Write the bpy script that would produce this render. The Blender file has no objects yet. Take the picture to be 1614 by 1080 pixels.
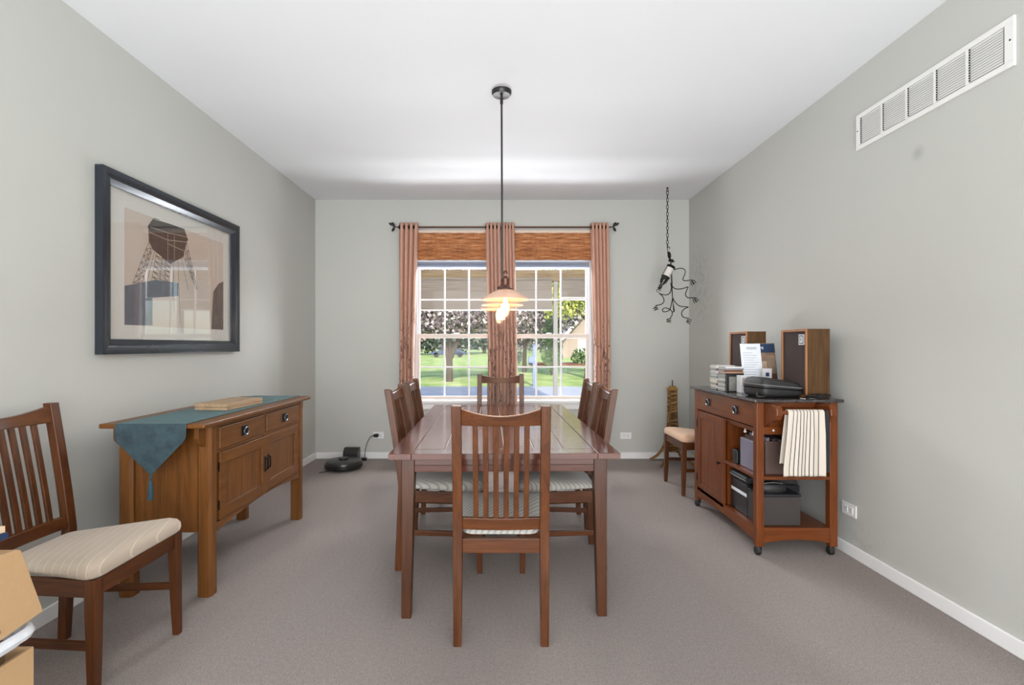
import bpy, bmesh, math, random
import numpy as np
from mathutils import Vector, Matrix
random.seed(7)
S = bpy.context.scene
COL = S.collection
R = math.radians
PI = math.pi

# ------------------------------------------------------------------ camera, sky, lights, exposure
F, CX, CY, H = 785.0, 789.0, 545.0, 1.195
cam = bpy.data.objects.new('camera', bpy.data.cameras.new('camera')); COL.objects.link(cam)
cam.location = (0, 0, H); cam.rotation_euler = (R(90), 0, 0)
cam.data.sensor_width = 36; cam.data.lens = 36*F/1614
cam.data.shift_x = (807-CX)/1614; cam.data.shift_y = (CY-540)/1614
cam.data.clip_end = 400
S.camera = cam
S.view_settings.view_transform = 'Standard'; S.view_settings.look = 'None'
S.view_settings.gamma = 1; S.view_settings.use_curve_mapping = False
S.view_settings.exposure = 0.55

w = bpy.data.worlds.new('sky'); S.world = w; w.use_nodes = True
nt = w.node_tree; nt.nodes.clear()
sky = nt.nodes.new('ShaderNodeTexSky'); sky.sky_type = 'NISHITA'; sky.sun_disc = False
sky.sun_elevation = R(40); sky.sun_rotation = R(180); sky.air_density = 1.0; sky.dust_density = 1.5
bg = nt.nodes.new('ShaderNodeBackground'); bg.inputs['Strength'].default_value = 0.24
wo = nt.nodes.new('ShaderNodeOutputWorld')
nt.links.new(sky.outputs[0], bg.inputs[0]); nt.links.new(bg.outputs[0], wo.inputs[0])

def light(name, typ, loc, direction, energy, color=(1, 1, 1), size=None, size_y=None, angle=None):
    d = bpy.data.lights.new(name, typ); d.energy = energy; d.color = color
    if typ == 'AREA':
        d.shape = 'RECTANGLE'; d.size = size; d.size_y = size_y
    if typ == 'POINT': d.shadow_soft_size = size
    if angle: d.angle = R(angle)
    o = bpy.data.objects.new(name, d); COL.objects.link(o); o.location = loc
    o.rotation_euler = Vector(direction).to_track_quat('-Z', 'Y').to_euler()
    return o
light('sun', 'SUN', (0, -20, 20), (-0.0875, 1, -0.545), 3.4, (1.0, 0.95, 0.86), angle=0.6)
# added fill panels: two behind the camera, two out of view on the porch
light('rear_fill', 'AREA', (0, -2.7, 1.55), (0, 1, -0.08), 122, (0.985, 0.992, 1.0), 3.6, 2.2)
light('ceiling_fill', 'AREA', (0, -1.2, 0.5), (0, 0.7, 1), 98, (0.97, 0.985, 1.0), 3.2, 2.4)
light('porch_fill', 'AREA', (0, 7.0, 2.78), (0, -1, -0.08), 330, (0.95, 0.98, 1.0), 4.4, 0.8)
light('under_sill_fill', 'AREA', (0, 6.6, 0.12), (0, -1, 0.26), 185, (0.97, 0.98, 1.0), 3.6, 0.55)

# ------------------------------------------------------------------ materials
MATS = {}
def new_mat(name):
    m = bpy.data.materials.new(name); m.use_nodes = True
    MATS[name] = m
    n = m.node_tree.nodes; b = n['Principled BSDF']
    return m, n, m.node_tree.links, b
def srgb(r, g, b):
    f = lambda c: (c/255/12.92 if c/255 <= 0.04045 else ((c/255+0.055)/1.055)**2.4)
    return (f(r), f(g), f(b), 1)
def mixc(n, l, fac, a, b):
    x = n.new('ShaderNodeMix'); x.data_type = 'RGBA'
    for sock, v in ((x.inputs[0], fac), (x.inputs[6], a), (x.inputs[7], b)):
        if hasattr(v, 'links'): l.new(v, sock)
        else: sock.default_value = v
    return x.outputs[2]
def coords(n, l, scale=(1, 1, 1), rot=(0, 0, 0), src='Object'):
    t = n.new('ShaderNodeTexCoord'); m = n.new('ShaderNodeMapping')
    m.inputs['Scale'].default_value = scale; m.inputs['Rotation'].default_value = rot
    l.new(t.outputs[src], m.inputs[0]); return m.outputs[0]
def noise(n, l, vec, scale, detail=3, rough=0.5, dist=0):
    x = n.new('ShaderNodeTexNoise'); x.inputs['Scale'].default_value = scale
    x.inputs['Detail'].default_value = detail; x.inputs['Roughness'].default_value = rough
    x.inputs['Distortion'].default_value = dist; l.new(vec, x.inputs['Vector']); return x.outputs['Fac']
def ramp(n, l, fac, stops):
    x = n.new('ShaderNodeValToRGB'); l.new(fac, x.inputs[0])
    e = x.color_ramp.elements
    while len(e) < len(stops): e.new(0.5)
    for k, (p, c) in enumerate(stops): e[k].position = p; e[k].color = c
    return x.outputs[0]
def bump(n, l, b, h, strength, dist):
    x = n.new('ShaderNodeBump'); x.inputs['Strength'].default_value = strength
    x.inputs['Distance'].default_value = dist; l.new(h, x.inputs['Height']); l.new(x.outputs[0], b.inputs['Normal'])

def plain(name, c, rough=0.5, metal=0.0, var=0.06, nscale=30, bmp=0.0, emit=None):
    m, n, l, b = new_mat(name)
    v = coords(n, l); f = noise(n, l, v, nscale)
    d = tuple(x*(1-var*2) for x in c[:3])+(1,); u = tuple(min(1, x*(1+var*2)) for x in c[:3])+(1,)
    l.new(mixc(n, l, f, d, u), b.inputs['Base Color'])
    b.inputs['Roughness'].default_value = rough; b.inputs['Metallic'].default_value = metal
    if bmp: bump(n, l, b, f, bmp, 0.002)
    if emit: b.inputs['Emission Color'].default_value = emit[0]; b.inputs['Emission Strength'].default_value = emit[1]
    return m
def wood(name, dark, light_, axis, rough=0.35, scale=1.0, bmp=0.05):
    m, n, l, b = new_mat(name)
    s = [14*scale]*3; s['xyz'.index(axis)] = 0.9*scale
    v = coords(n, l, tuple(s)); f = noise(n, l, v, 3.0, 5, 0.62, 0.6)
    s2 = [160*scale]*3; s2['xyz'.index(axis)] = 5*scale
    f2 = noise(n, l, coords(n, l, tuple(s2)), 1.5, 2)
    mid = tuple((a+c)/2 for a, c in zip(dark, light_))
    c1 = ramp(n, l, f, [(0.22, dark), (0.5, mid), (0.80, light_)])
    c2 = ramp(n, l, f2, [(0.35, (0.62, 0.58, 0.55, 1)), (0.6, (1, 1, 1, 1))])
    x = n.new('ShaderNodeMix'); x.data_type = 'RGBA'; x.blend_type = 'MULTIPLY'; x.inputs[0].default_value = 0.55
    l.new(c1, x.inputs[6]); l.new(c2, x.inputs[7]); l.new(x.outputs[2], b.inputs['Base Color'])
    b.inputs['Roughness'].default_value = rough
    b.inputs['Specular IOR Level'].default_value = 0.36
    bump(n, l, b, f2, bmp, 0.0006)
    return m
def wood3(name, d, u, rough=0.35, scale=1.0, bmp=0.05):
    return {a: wood(name+'_'+a, d, u, a, rough, scale, bmp) for a in 'xyz'}
CHAIR = wood3('chair_wood', srgb(54, 28, 12), srgb(102, 57, 26), 0.33)
TABLE = wood3('table_wood', srgb(66, 34, 22), srgb(98, 52, 34), 0.15, 1.0, 0.0)
TLEG = wood3('table_leg_wood', srgb(52, 29, 16), srgb(88, 52, 31), 0.35)
SIDE = wood3('sideboard_wood', srgb(86, 50, 18), srgb(126, 80, 35), 0.38)
CART = wood3('cart_wood', srgb(84, 40, 15), srgb(126, 67, 28), 0.33)
SPK = wood('speaker_wood', srgb(58, 38, 15), srgb(98, 68, 33), 'z', 0.5, 1.3)
PALE = wood('board_wood', srgb(150, 122, 92), srgb(196, 170, 138), 'y', 0.5)

def wall_mat(name, c, smudges=()):
    m, n, l, b = new_mat(name)
    v = coords(n, l, src='Object'); f = noise(n, l, v, 1.3, 3)
    col = mixc(n, l, f, tuple(x*0.97 for x in c[:3])+(1,), tuple(x*1.03 for x in c[:3])+(1,))
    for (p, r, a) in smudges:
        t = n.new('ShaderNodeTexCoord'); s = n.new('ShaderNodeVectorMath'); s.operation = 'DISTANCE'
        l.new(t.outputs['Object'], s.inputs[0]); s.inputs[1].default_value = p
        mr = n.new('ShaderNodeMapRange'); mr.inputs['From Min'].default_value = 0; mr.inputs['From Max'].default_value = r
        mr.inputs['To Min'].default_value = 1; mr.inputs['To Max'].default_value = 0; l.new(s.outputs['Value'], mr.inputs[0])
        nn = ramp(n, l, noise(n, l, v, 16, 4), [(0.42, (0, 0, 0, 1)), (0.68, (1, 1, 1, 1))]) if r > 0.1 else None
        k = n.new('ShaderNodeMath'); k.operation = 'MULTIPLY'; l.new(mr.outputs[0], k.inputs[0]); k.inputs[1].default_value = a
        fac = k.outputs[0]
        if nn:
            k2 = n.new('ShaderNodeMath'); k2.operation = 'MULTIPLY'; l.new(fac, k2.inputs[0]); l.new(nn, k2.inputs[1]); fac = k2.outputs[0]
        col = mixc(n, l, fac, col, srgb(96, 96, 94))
    l.new(col, b.inputs['Base Color']); b.inputs['Roughness'].default_value = 0.62
    bump(n, l, b, noise(n, l, v, 180, 2), 0.05, 0.002)
    return m
WALLC = srgb(187, 188, 183)
M_wall = wall_mat('wall_paint', WALLC)
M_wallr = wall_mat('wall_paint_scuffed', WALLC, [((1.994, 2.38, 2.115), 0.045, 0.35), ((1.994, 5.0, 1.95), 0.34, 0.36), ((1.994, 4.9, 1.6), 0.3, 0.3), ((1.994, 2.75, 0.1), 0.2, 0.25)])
M_ceil = plain('ceiling_paint', srgb(228, 230, 233), 0.8, var=0.01, nscale=2)
M_white = plain('white_paint', srgb(232, 232, 232), 0.4, var=0.01)
M_vinyl = plain('white_vinyl', srgb(226, 226, 228), 0.35, var=0.01)
M_vent = plain('vent_enamel', srgb(226, 226, 223), 0.4, var=0.01)
M_sash = plain('sash_vinyl', srgb(216, 204, 194), 0.4, var=0.01)
M_dark = plain('dark_void', srgb(28, 28, 28), 0.9)
M_black = plain('black_plastic', srgb(26, 25, 25), 0.35)
M_blackm = plain('black_metal', srgb(30, 28, 27), 0.4, 0.7)
M_steel = plain('worn_steel', srgb(120, 122, 128), 0.3, 0.8)
M_brown = plain('bronze_metal', srgb(92, 62, 50), 0.4, 0.6)
M_vac = plain('vacuum_plastic', srgb(40, 37, 36), 0.3)
M_glassbulbbase = plain('brass_cap', srgb(150, 110, 70), 0.3, 0.8)
M_teal_t = plain('tassel_teal', srgb(40, 66, 78), 0.8)
M_card = plain('cardboard', srgb(182, 148, 108), 0.8, var=0.03, nscale=90, bmp=0.05)
M_cardd = plain('cardboard_inside', srgb(140, 106, 74), 0.85, var=0.04)
M_pvc = None
M_paper = plain('paper', srgb(222, 226, 232), 0.6, var=0.02)
M_blue = plain('navy_cover', srgb(38, 56, 86), 0.4)
M_caster = plain('caster_rubber', srgb(28, 27, 26), 0.5)

def carpet():
    m, n, l, b = new_mat('carpet')
    v = coords(n, l)
    f = ramp(n, l, noise(n, l, v, 190, 5, 0.85), [(0.36, (0, 0, 0, 1)), (0.62, (1, 1, 1, 1))]); g = noise(n, l, v, 55, 3, 0.6)
    a = coords(n, l, (0.7, 0.25, 1), (0, 0, R(12))); s = noise(n, l, a, 2.2, 2, 0.4, 0.4)
    base = mixc(n, l, f, srgb(186, 161, 151), srgb(255, 243, 235))
    k = ramp(n, l, g, [(0.3, (0.84, 0.84, 0.84, 1)), (0.7, (1, 1, 1, 1))])
    k2 = ramp(n, l, s, [(0.42, (0.82, 0.81, 0.81, 1)), (0.58, (1.0, 1.0, 1.0, 1))])
    for kk in (k, k2):
        x = n.new('ShaderNodeMix'); x.data_type = 'RGBA'; x.blend_type = 'MULTIPLY'; x.inputs[0].default_value = 1
        l.new(base, x.inputs[6]); l.new(kk, x.inputs[7]); base = x.outputs[2]
    l.new(base, b.inputs['Base Color']); b.inputs['Roughness'].default_value = 0.95
    b.inputs['Sheen Weight'].default_value = 0.25
    bump(n, l, b, f, 1.0, 0.016)
    return m
M_carpet = carpet()
def seat_fabric(name, c, line, rot=25, sc=8.5, wd=.95):
    m, n, l, b = new_mat(name)
    v = coords(n, l, (1, 0.9, 1), (0, 0, R(rot)))
    wv = n.new('ShaderNodeTexWave'); wv.inputs['Scale'].default_value = sc; wv.inputs['Distortion'].default_value = 0.7
    wv.inputs['Detail'].default_value = 0; l.new(v, wv.inputs['Vector'])
    f = ramp(n, l, wv.outputs['Fac'], [(wd, (0, 0, 0, 1)), (min(1, wd+.03), (1, 1, 1, 1))])
    fine = noise(n, l, coords(n, l), 350, 2)
    base = mixc(n, l, fine, tuple(x*0.93 for x in c[:3])+(1,), c)
    l.new(mixc(n, l, f, base, line), b.inputs['Base Color'])
    b.inputs['Roughness'].default_value = 0.8; b.inputs['Sheen Weight'].default_value = 0.2
    bump(n, l, b, f, 0.4, 0.002)
    return m
M_seat = seat_fabric('seat_fabric', srgb(178, 162, 145), srgb(194, 179, 162), 78, 11, .96)
M_seat_g = seat_fabric('seat_fabric_reflection_grey', srgb(180, 176, 168), srgb(142, 142, 140), 40, 16, .80)  # same cream fabric, with bluish-grey reflected light mixed into its colour
M_seat_p = seat_fabric('seat_fabric_peach', srgb(206, 168, 138), srgb(206, 170, 142))
def teal():
    m, n, l, b = new_mat('teal_velvet')
    v = coords(n, l); f = noise(n, l, v, 22, 4, 0.65)
    l.new(ramp(n, l, f, [(0.3, srgb(28, 44, 52)), (0.7, srgb(50, 72, 80))]), b.inputs['Base Color'])
    b.inputs['Roughness'].default_value = 0.7; b.inputs['Sheen Weight'].default_value = 0.25
    b.inputs['Sheen Tint'].default_value = srgb(150, 190, 190)
    bump(n, l, b, f, 0.2, 0.003); return m
M_teal = teal()
def curtain_mat():
    m, n, l, b = new_mat('curtain_fabric')
    v = coords(n, l, (1, 1, 0.12)); 
    wv = n.new('ShaderNodeTexVoronoi'); wv.feature = 'DISTANCE_TO_EDGE'; wv.inputs['Scale'].default_value = 17
    d = n.new('ShaderNodeVectorMath'); d.operation = 'ADD'
    nn = n.new('ShaderNodeTexNoise'); nn.inputs['Scale'].default_value = 9; l.new(coords(n, l), nn.inputs['Vector'])
    sc = n.new('ShaderNodeVectorMath'); sc.operation = 'SCALE'; sc.inputs['Scale'].default_value = 0.07; l.new(nn.outputs['Color'], sc.inputs[0])
    l.new(v, d.inputs[0]); l.new(sc.outputs[0], d.inputs[1]); l.new(d.outputs[0], wv.inputs['Vector'])
    f = ramp(n, l, wv.outputs['Distance'], [(0.02, (1, 1, 1, 1)), (0.045, (0, 0, 0, 1))])
    t = n.new('ShaderNodeTexCoord'); sx = n.new('ShaderNodeSeparateXYZ'); l.new(t.outputs['Object'], sx.inputs[0])
    mr = n.new('ShaderNodeMapRange'); mr.inputs['From Min'].default_value = 1.75; mr.inputs['From Max'].default_value = 1.15; l.new(sx.outputs['Z'], mr.inputs[0])
    k = n.new('ShaderNodeMath'); k.operation = 'MULTIPLY'; l.new(mr.outputs[0], k.inputs[0]); l.new(f, k.inputs[1])
    base = mixc(n, l, noise(n, l, coords(n, l, (1, 1, 0.1)), 60, 3), srgb(180, 130, 106), srgb(212, 168, 148))
    l.new(mixc(n, l, k.outputs[0], base, srgb(96, 56, 44)), b.inputs['Base Color'])
    b.inputs['Roughness'].default_value = 0.7
    b.inputs['Sheen Weight'].default_value = 0.2
    return m
M_curt = curtain_mat()
M_lining = plain('curtain_lining', srgb(222, 206, 194), 0.8, var=0.02)
def woven():
    m, n, l, b = new_mat('woven_reed')
    f = noise(n, l, coords(n, l, (6, 1, 190)), 1.0, 3, 0.6); g = noise(n, l, coords(n, l, (40, 1, 14)), 1.0, 3, 0.6)
    c = ramp(n, l, f, [(0.34, srgb(92, 48, 22)), (0.5, srgb(182, 112, 62)), (0.68, srgb(226, 168, 114))])
    k = ramp(n, l, g, [(0.3, (0.72, 0.7, 0.68, 1)), (0.65, (1, 1, 1, 1))])
    x = n.new('ShaderNodeMix'); x.data_type = 'RGBA'; x.blend_type = 'MULTIPLY'; x.inputs[0].default_value = 0.8
    l.new(c, x.inputs[6]); l.new(k, x.inputs[7]); l.new(x.outputs[2], b.inputs['Base Color'])
    b.inputs['Roughness'].default_value = 0.6; bump(n, l, b, f, 0.6, 0.004); return m
M_woven = woven()
def glass(name, refl=0.5, tint=(1, 1, 1, 1), ior=1.5):
    m = bpy.data.materials.new(name); m.use_nodes = True; n = m.node_tree.nodes; l = m.node_tree.links
    n.remove(n['Principled BSDF']); out = n['Material Output']
    tr = n.new('ShaderNodeBsdfTransparent'); tr.inputs[0].default_value = tint
    gl = n.new('ShaderNodeBsdfGlossy'); gl.inputs['Roughness'].default_value = 0.02
    fr = n.new('ShaderNodeLayerWeight'); fr.inputs['Blend'].default_value = 0.5
    p5 = n.new('ShaderNodeMath'); p5.operation = 'POWER'; p5.inputs[1].default_value = 5; l.new(fr.outputs['Facing'], p5.inputs[0])
    ad = n.new('ShaderNodeMath'); ad.operation = 'MULTIPLY_ADD'; ad.inputs[1].default_value = .95; ad.inputs[2].default_value = .045; l.new(p5.outputs[0], ad.inputs[0])
    k = n.new('ShaderNodeMath'); k.operation = 'MULTIPLY'; k.inputs[1].default_value = refl; k.use_clamp = True; l.new(ad.outputs[0], k.inputs[0])
    mx = n.new('ShaderNodeMixShader'); l.new(k.outputs[0], mx.inputs[0]); l.new(tr.outputs[0], mx.inputs[1]); l.new(gl.outputs[0], mx.inputs[2])
    l.new(mx.outputs[0], out.inputs['Surface']); return m
M_glass = glass('window_glass', 0.1)
M_pglass = glass('picture_glass', 1.4)
M_bulb = glass('bulb_glass', 1.0, (1, 0.93, 0.84, 1))
M_bin = glass('clear_plastic', 2.0, (0.86, 0.88, 0.9, 1))
def translucent(name, c):
    m, n, l, b = new_mat(name); out = n['Material Output']
    b.inputs['Base Color'].default_value = c; b.inputs['Roughness'].default_value = .4
    l.new(mixc(n, l, noise(n, l, coords(n, l), 20), c, tuple(x*.97 for x in c[:3])+(1,)), b.inputs['Base Color'])
    t = n.new('ShaderNodeBsdfTranslucent'); t.inputs[0].default_value = c
    mx = n.new('ShaderNodeMixShader'); mx.inputs[0].default_value = .5; l.new(b.outputs[0], mx.inputs[1]); l.new(t.outputs[0], mx.inputs[2]); l.new(mx.outputs[0], out.inputs['Surface']); return m
M_slat = translucent('blind_slat_vinyl', srgb(236, 238, 244))
def stone():
    m, n, l, b = new_mat('dark_stone')
    f = noise(n, l, coords(n, l), 34, 5, 0.7)
    l.new(ramp(n, l, f, [(0.35, srgb(34, 31, 32)), (0.6, srgb(72, 66, 66)), (0.8, srgb(120, 108, 104))]), b.inputs['Base Color'])
    b.inputs['Roughness'].default_value = 0.12; return m
M_stone = stone()
def towel():
    m, n, l, b = new_mat('striped_towel')
    t = n.new('ShaderNodeTexCoord'); sx = n.new('ShaderNodeSeparateXYZ'); l.new(t.outputs['UV'], sx.inputs[0])
    f = ramp(n, l, sx.outputs['X'], [(0, (0, 0, 0, 1))])
    e = n[-1] if False else None
    cr = [x for x in n if x.bl_idname == 'ShaderNodeValToRGB'][-1].color_ramp; cr.interpolation = 'CONSTANT'
    xs = [0.13, 0.235, 0.325, 0.415, 0.505, 0.595, 0.685, 0.82]
    cr.elements[0].position = 0; cr.elements[0].color = (0, 0, 0, 1)
    while len(cr.elements) < 1+2*len(xs): cr.elements.new(1.0)
    for k, x in enumerate(xs):
        cr.elements[1+2*k].position = x; cr.elements[1+2*k].color = (1, 1, 1, 1)
        cr.elements[2+2*k].position = x+0.022; cr.elements[2+2*k].color = (0, 0, 0, 1)
    l.new(mixc(n, l, f, srgb(204, 194, 182), srgb(48, 48, 50)), b.inputs['Base Color'])
    b.inputs['Roughness'].default_value = 0.9
    bump(n, l, b, noise(n, l, coords(n, l), 300, 2), 0.3, 0.002); return m
M_towel = towel()
def emis(name, c, s):
    m, n, l, b = new_mat(name)
    f = noise(n, l, coords(n, l), 20)
    l.new(mixc(n, l, f, c, tuple(min(1, x*1.05) for x in c[:3])+(1,)), b.inputs['Emission Color'])
    b.inputs['Emission Strength'].default_value = s; b.inputs['Base Color'].default_value = c; return m
M_fil = emis('lit_filament', srgb(255, 214, 160), 14)
M_shade = plain('blush_metal', srgb(222, 178, 152), 0.35, 0.15)

# ------------------------------------------------------------------ mesh helpers
class MB:
    def __init__(s): s.v = []; s.f = []; s.uv = None
    def add(s, vs, fs):
        o = len(s.v); s.v += [tuple(p) for p in vs]; s.f += [tuple(i+o for i in q) for q in fs]; return s
    def box(s, x0, x1, y0, y1, z0, z1):
        vs = [(x, y, z) for z in (z0, z1) for y in (y0, y1) for x in (x0, x1)]
        return s.add(vs, [(0, 2, 3, 1), (4, 5, 7, 6), (0, 1, 5, 4), (2, 6, 7, 3), (0, 4, 6, 2), (1, 3, 7, 5)])
    def loft(s, secs, closed=True, caps=True):
        k = len(secs[0]); vs = [p for q in secs for p in q]; fs = []
        for a in range(len(secs)-1):
            for i in range(k if closed else k-1):
                j = (i+1) % k; fs.append((a*k+i, a*k+j, (a+1)*k+j, (a+1)*k+i))
        if caps: fs.append(tuple(range(k-1, -1, -1))); fs.append(tuple((len(secs)-1)*k+i for i in range(k)))
        return s.add(vs, fs)
    def prism(s, poly, axis, a, b):
        def P(p, t): return {'x': (t, p[0], p[1]), 'y': (p[0], t, p[1]), 'z': (p[0], p[1], t)}[axis]
        return s.loft([[P(p, a) for p in poly], [P(p, b) for p in poly]])
    def tube(s, pts, r, n=8, caps=True):
        pts = [Vector(p) for p in pts]; rs = r if isinstance(r, (list, tuple)) else [r]*len(pts)
        secs = []; up = None
        for i, p in enumerate(pts):
            d = (pts[min(i+1, len(pts)-1)]-pts[max(i-1, 0)]).normalized()
            if up is None:
                up = Vector((0, 0, 1)) if abs(d.z) < 0.9 else Vector((1, 0, 0))
            up = (up-d*up.dot(d)).normalized(); q = d.cross(up)
            secs.append([tuple(p+(up*math.cos(t)+q*math.sin(t))*rs[i]) for t in [2*PI*k/n for k in range(n)]])
        return s.loft(secs, True, caps)
    def lathe(s, prof, c=(0, 0, 0), n=24, axis='z', caps=True, M=None):
        secs = []
        for r, z in prof:
            q = []
            for k in range(n):
                t = 2*PI*k/n; x, y = r*math.cos(t), r*math.sin(t)
                p = {'z': (x, y, z), 'x': (z, x, y), 'y': (x, z, y)}[axis]
                if M: p = tuple(M @ Vector(p))
                q.append((p[0]+c[0], p[1]+c[1], p[2]+c[2]))
            secs.append(q)
        return s.loft(secs, True, caps)
    def grid(s, fn, nu, nv, uv=False):
        vs = [fn(i/nu, j/nv) for j in range(nv+1) for i in range(nu+1)]
        fs = [(j*(nu+1)+i, j*(nu+1)+i+1, (j+1)*(nu+1)+i+1, (j+1)*(nu+1)+i) for j in range(nv) for i in range(nu)]
        if uv: s.uv = [(i/nu, j/nv) for j in range(nv+1) for i in range(nu+1)]
        return s.add(vs, fs)
    def torus(s, c, R_, r, M=None, n=18, k=6):
        M = M or Matrix.Identity(3); vs = []
        for i in range(n):
            a = 2*PI*i/n
            for j in range(k):
                b = 2*PI*j/k; p = M @ Vector(((R_+r*math.cos(b))*math.cos(a), (R_+r*math.cos(b))*math.sin(a), r*math.sin(b)))
                vs.append((p.x+c[0], p.y+c[1], p.z+c[2]))
        fs = [(i*k+j, ((i+1) % n)*k+j, ((i+1) % n)*k+(j+1) % k, i*k+(j+1) % k) for i in range(n) for j in range(k)]
        return s.add(vs, fs)
def origin_of(o):
    v = Vector((0, 0, 0))
    while o: v += o.location; o = o.parent
    return v
def build(name, mb, mat, parent=None, bevel=0.0, smooth=True, seg=2, loc=None, solid=0, label=None):
    me = bpy.data.meshes.new(name); og = Vector(loc) if loc else origin_of(parent)
    me.from_pydata([tuple(Vector(v)-og) for v in mb.v], [], mb.f)
    if mb.uv:
        u = me.uv_layers.new(name='UVMap')
        for lp in me.loops: u.data[lp.index].uv = mb.uv[lp.vertex_index]
    bm = bmesh.new(); bm.from_mesh(me)
    if not mb.uv and not solid: bmesh.ops.recalc_face_normals(bm, faces=bm.faces)
    if solid:
        bmesh.ops.recalc_face_normals(bm, faces=bm.faces)
        bmesh.ops.solidify(bm, geom=bm.faces[:], thickness=solid)
    if bevel:
        ed = [e for e in bm.edges if len(e.link_faces) == 2 and e.calc_face_angle(0) > 0.6]
        bmesh.ops.bevel(bm, geom=ed, offset=bevel, segments=seg, affect='EDGES', profile=0.5, clamp_overlap=True)
    bm.to_mesh(me); bm.free()
    if smooth:
        me.polygons.foreach_set('use_smooth', [True]*len(me.polygons)); me.set_sharp_from_angle(angle=R(16) if bevel else R(34))
    me.materials.append(mat)
    o = bpy.data.objects.new(name, me); COL.objects.link(o)
    if parent: o.parent = parent
    elif loc: o.location = loc
    if label: o['label'] = label
    return o
def tag(o, label, cat, group=None, kind=None):
    if label: o['label'] = label
    if cat: o['category'] = cat
    if group: o['group'] = group
    if kind: o['kind'] = kind
    return o
def thing(name, label, cat, loc=(0, 0, 0), group=None):
    o = bpy.data.objects.new(name, None); COL.objects.link(o); o.location = loc; o.empty_display_size = 0.1
    return tag(o, label, cat, group)
def struct(name, mb, mat, parent=None, **k):
    o = build(name, mb, mat, parent, **k)
    if parent is None: o['kind'] = 'structure'
    return o
KIDS = {}
def copy_tree(o, parent=None):
    c = o.copy(); COL.objects.link(c)
    if parent: c.parent = parent
    for ch in [x for x in S.objects if x.parent == o]: copy_tree(ch, c)
    return c
def at(px, py, Y): return Vector(((px-CX)*Y/F, Y, H-(py-CY)*Y/F))
def text_mesh(txt, size, M):
    cu = bpy.data.curves.new('lettering', 'FONT'); cu.body = txt; cu.size = size; cu.extrude = 0.0004; cu.align_x = 'CENTER'; cu.align_y = 'CENTER'
    o = bpy.data.objects.new('lettering', cu); COL.objects.link(o)
    bpy.context.view_layer.update()
    me = bpy.data.meshes.new_from_object(o); bpy.data.objects.remove(o)
    mb = MB(); mb.add([tuple(M @ v.co) for v in me.vertices], [tuple(p.vertices) for p in me.polygons]); return mb

# ------------------------------------------------------------------ room shell
XL, XR, YB, ZC, YF = -1.96, 1.994, 5.27, 2.739, -3.0
struct('floor', MB().box(XL-.1, XR+.1, YF, YB+.15, -.1, 0), M_carpet, smooth=False)
struct('ceiling', MB().box(XL-.1, XR+.1, YF, YB+.15, ZC, ZC+.1), M_ceil, smooth=False)
struct('wall_left', MB().box(XL-.12, XL, YF, YB+.15, 0, ZC), M_wall, smooth=False)
struct('wall_right', MB().box(XR, XR+.12, YF, YB+.15, 0, ZC), M_wallr, smooth=False)
struct('wall_front', MB().box(XL, XR, YF-.1, YF, 0, ZC), M_wall, smooth=False)
WX0, WXM0, WXM1, WX1, WZ0, WZ1 = -.92, -.02, .06, .97, .60, 2.12
wb = MB().box(XL, WX0, YB, YB+.15, 0, ZC).box(WX1, XR, YB, YB+.15, 0, ZC).box(WX0, WX1, YB, YB+.15, 0, WZ0).box(WX0, WX1, YB, YB+.15, WZ1, ZC)
struct('wall_back', wb, M_wall, smooth=False)
for nm, b in (('baseboard_left', (XL, XL+.013, YF, YB, 0, .068)), ('baseboard_right', (XR-.013, XR, YF, YB, 0, .068)), ('baseboard_back', (XL+.013, XR-.013, YB-.013, YB, 0, .068))):
    struct(nm, MB().box(*b), M_white, bevel=.004)
# twin double-hung windows
def window(name, x0, x1):
    fr = MB(); t = .032; y0, y1 = YB+.03, YB+.11
    fr.box(x0, x0+t, y0, y1, WZ0+.02, WZ1).box(x1-t, x1, y0, y1, WZ0+.02, WZ1).box(x0+t, x1-t, y0, y1, WZ1-t, WZ1).box(x0+t, x1-t, y0, y1, WZ0+.02, WZ0+.03)
    root = struct(name, fr, M_vinyl, bevel=.002)
    zm = 1.298
    for (za, zb, yy) in ((WZ0+.03, zm+.022, YB+.05), (zm-.022, WZ1-t, YB+.08)):
        a, b = x0+t, x1-t; s = MB(); q = .026
        low = za < 1
        zt = zb-(.044 if low else q); zl = za+(q if low else .044)
        s.box(a, a+q, yy, yy+.028, za, zb).box(b-q, b, yy, yy+.028, za, zb)
        s.box(a+q, b-q, yy, yy+.028, zt, zb).box(a+q, b-q, yy, yy+.028, za, zl)
        build('sash', s, M_sash if low else M_vinyl, root, bevel=.002)
        xs = [a+q+(b-a-2*q)*k/3 for k in range(4)]; zs = [zl, (zl+zt)/2, zt]
        for k in (1, 2): build('muntin', MB().box(xs[k]-.009, xs[k]+.009, yy+.006, yy+.022, zl, zt), M_vinyl, root)
        build('muntin', MB().box(a+q, b-q, yy+.007, yy+.021, zs[1]-.008, zs[1]+.008), M_vinyl, root)
        for i in range(3):
            for j in range(2):
                build('pane', MB().box(xs[i]+.002, xs[i+1]-.002, yy+.012, yy+.015, zs[j]+.002, zs[j+1]-.002), M_glass, root, smooth=False)
    build('sash_lock', MB().box((x0+x1)/2-.03, (x0+x1)/2+.03, YB+.03, YB+.05, zm+.022, zm+.034), M_vinyl, root, bevel=.003)
    return root
window('window_1', WX0, WXM0); window('window_2', WXM1, WX1)
struct('trim_1', MB().box(WXM0, WXM1, YB+.01, YB+.14, WZ0+.02, WZ1), M_vinyl, bevel=.002)
struct('trim_2', MB().box(WX0-.04, WX1+.04, YB-.045, YB+.12, WZ0-.012, WZ0+.018), M_white, bevel=.004)
struct('trim_3', MB().box(WX0-.02, WX1+.02, YB-.018, YB-.001, WZ0-.075, WZ0-.013), M_white, bevel=.003)
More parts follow.
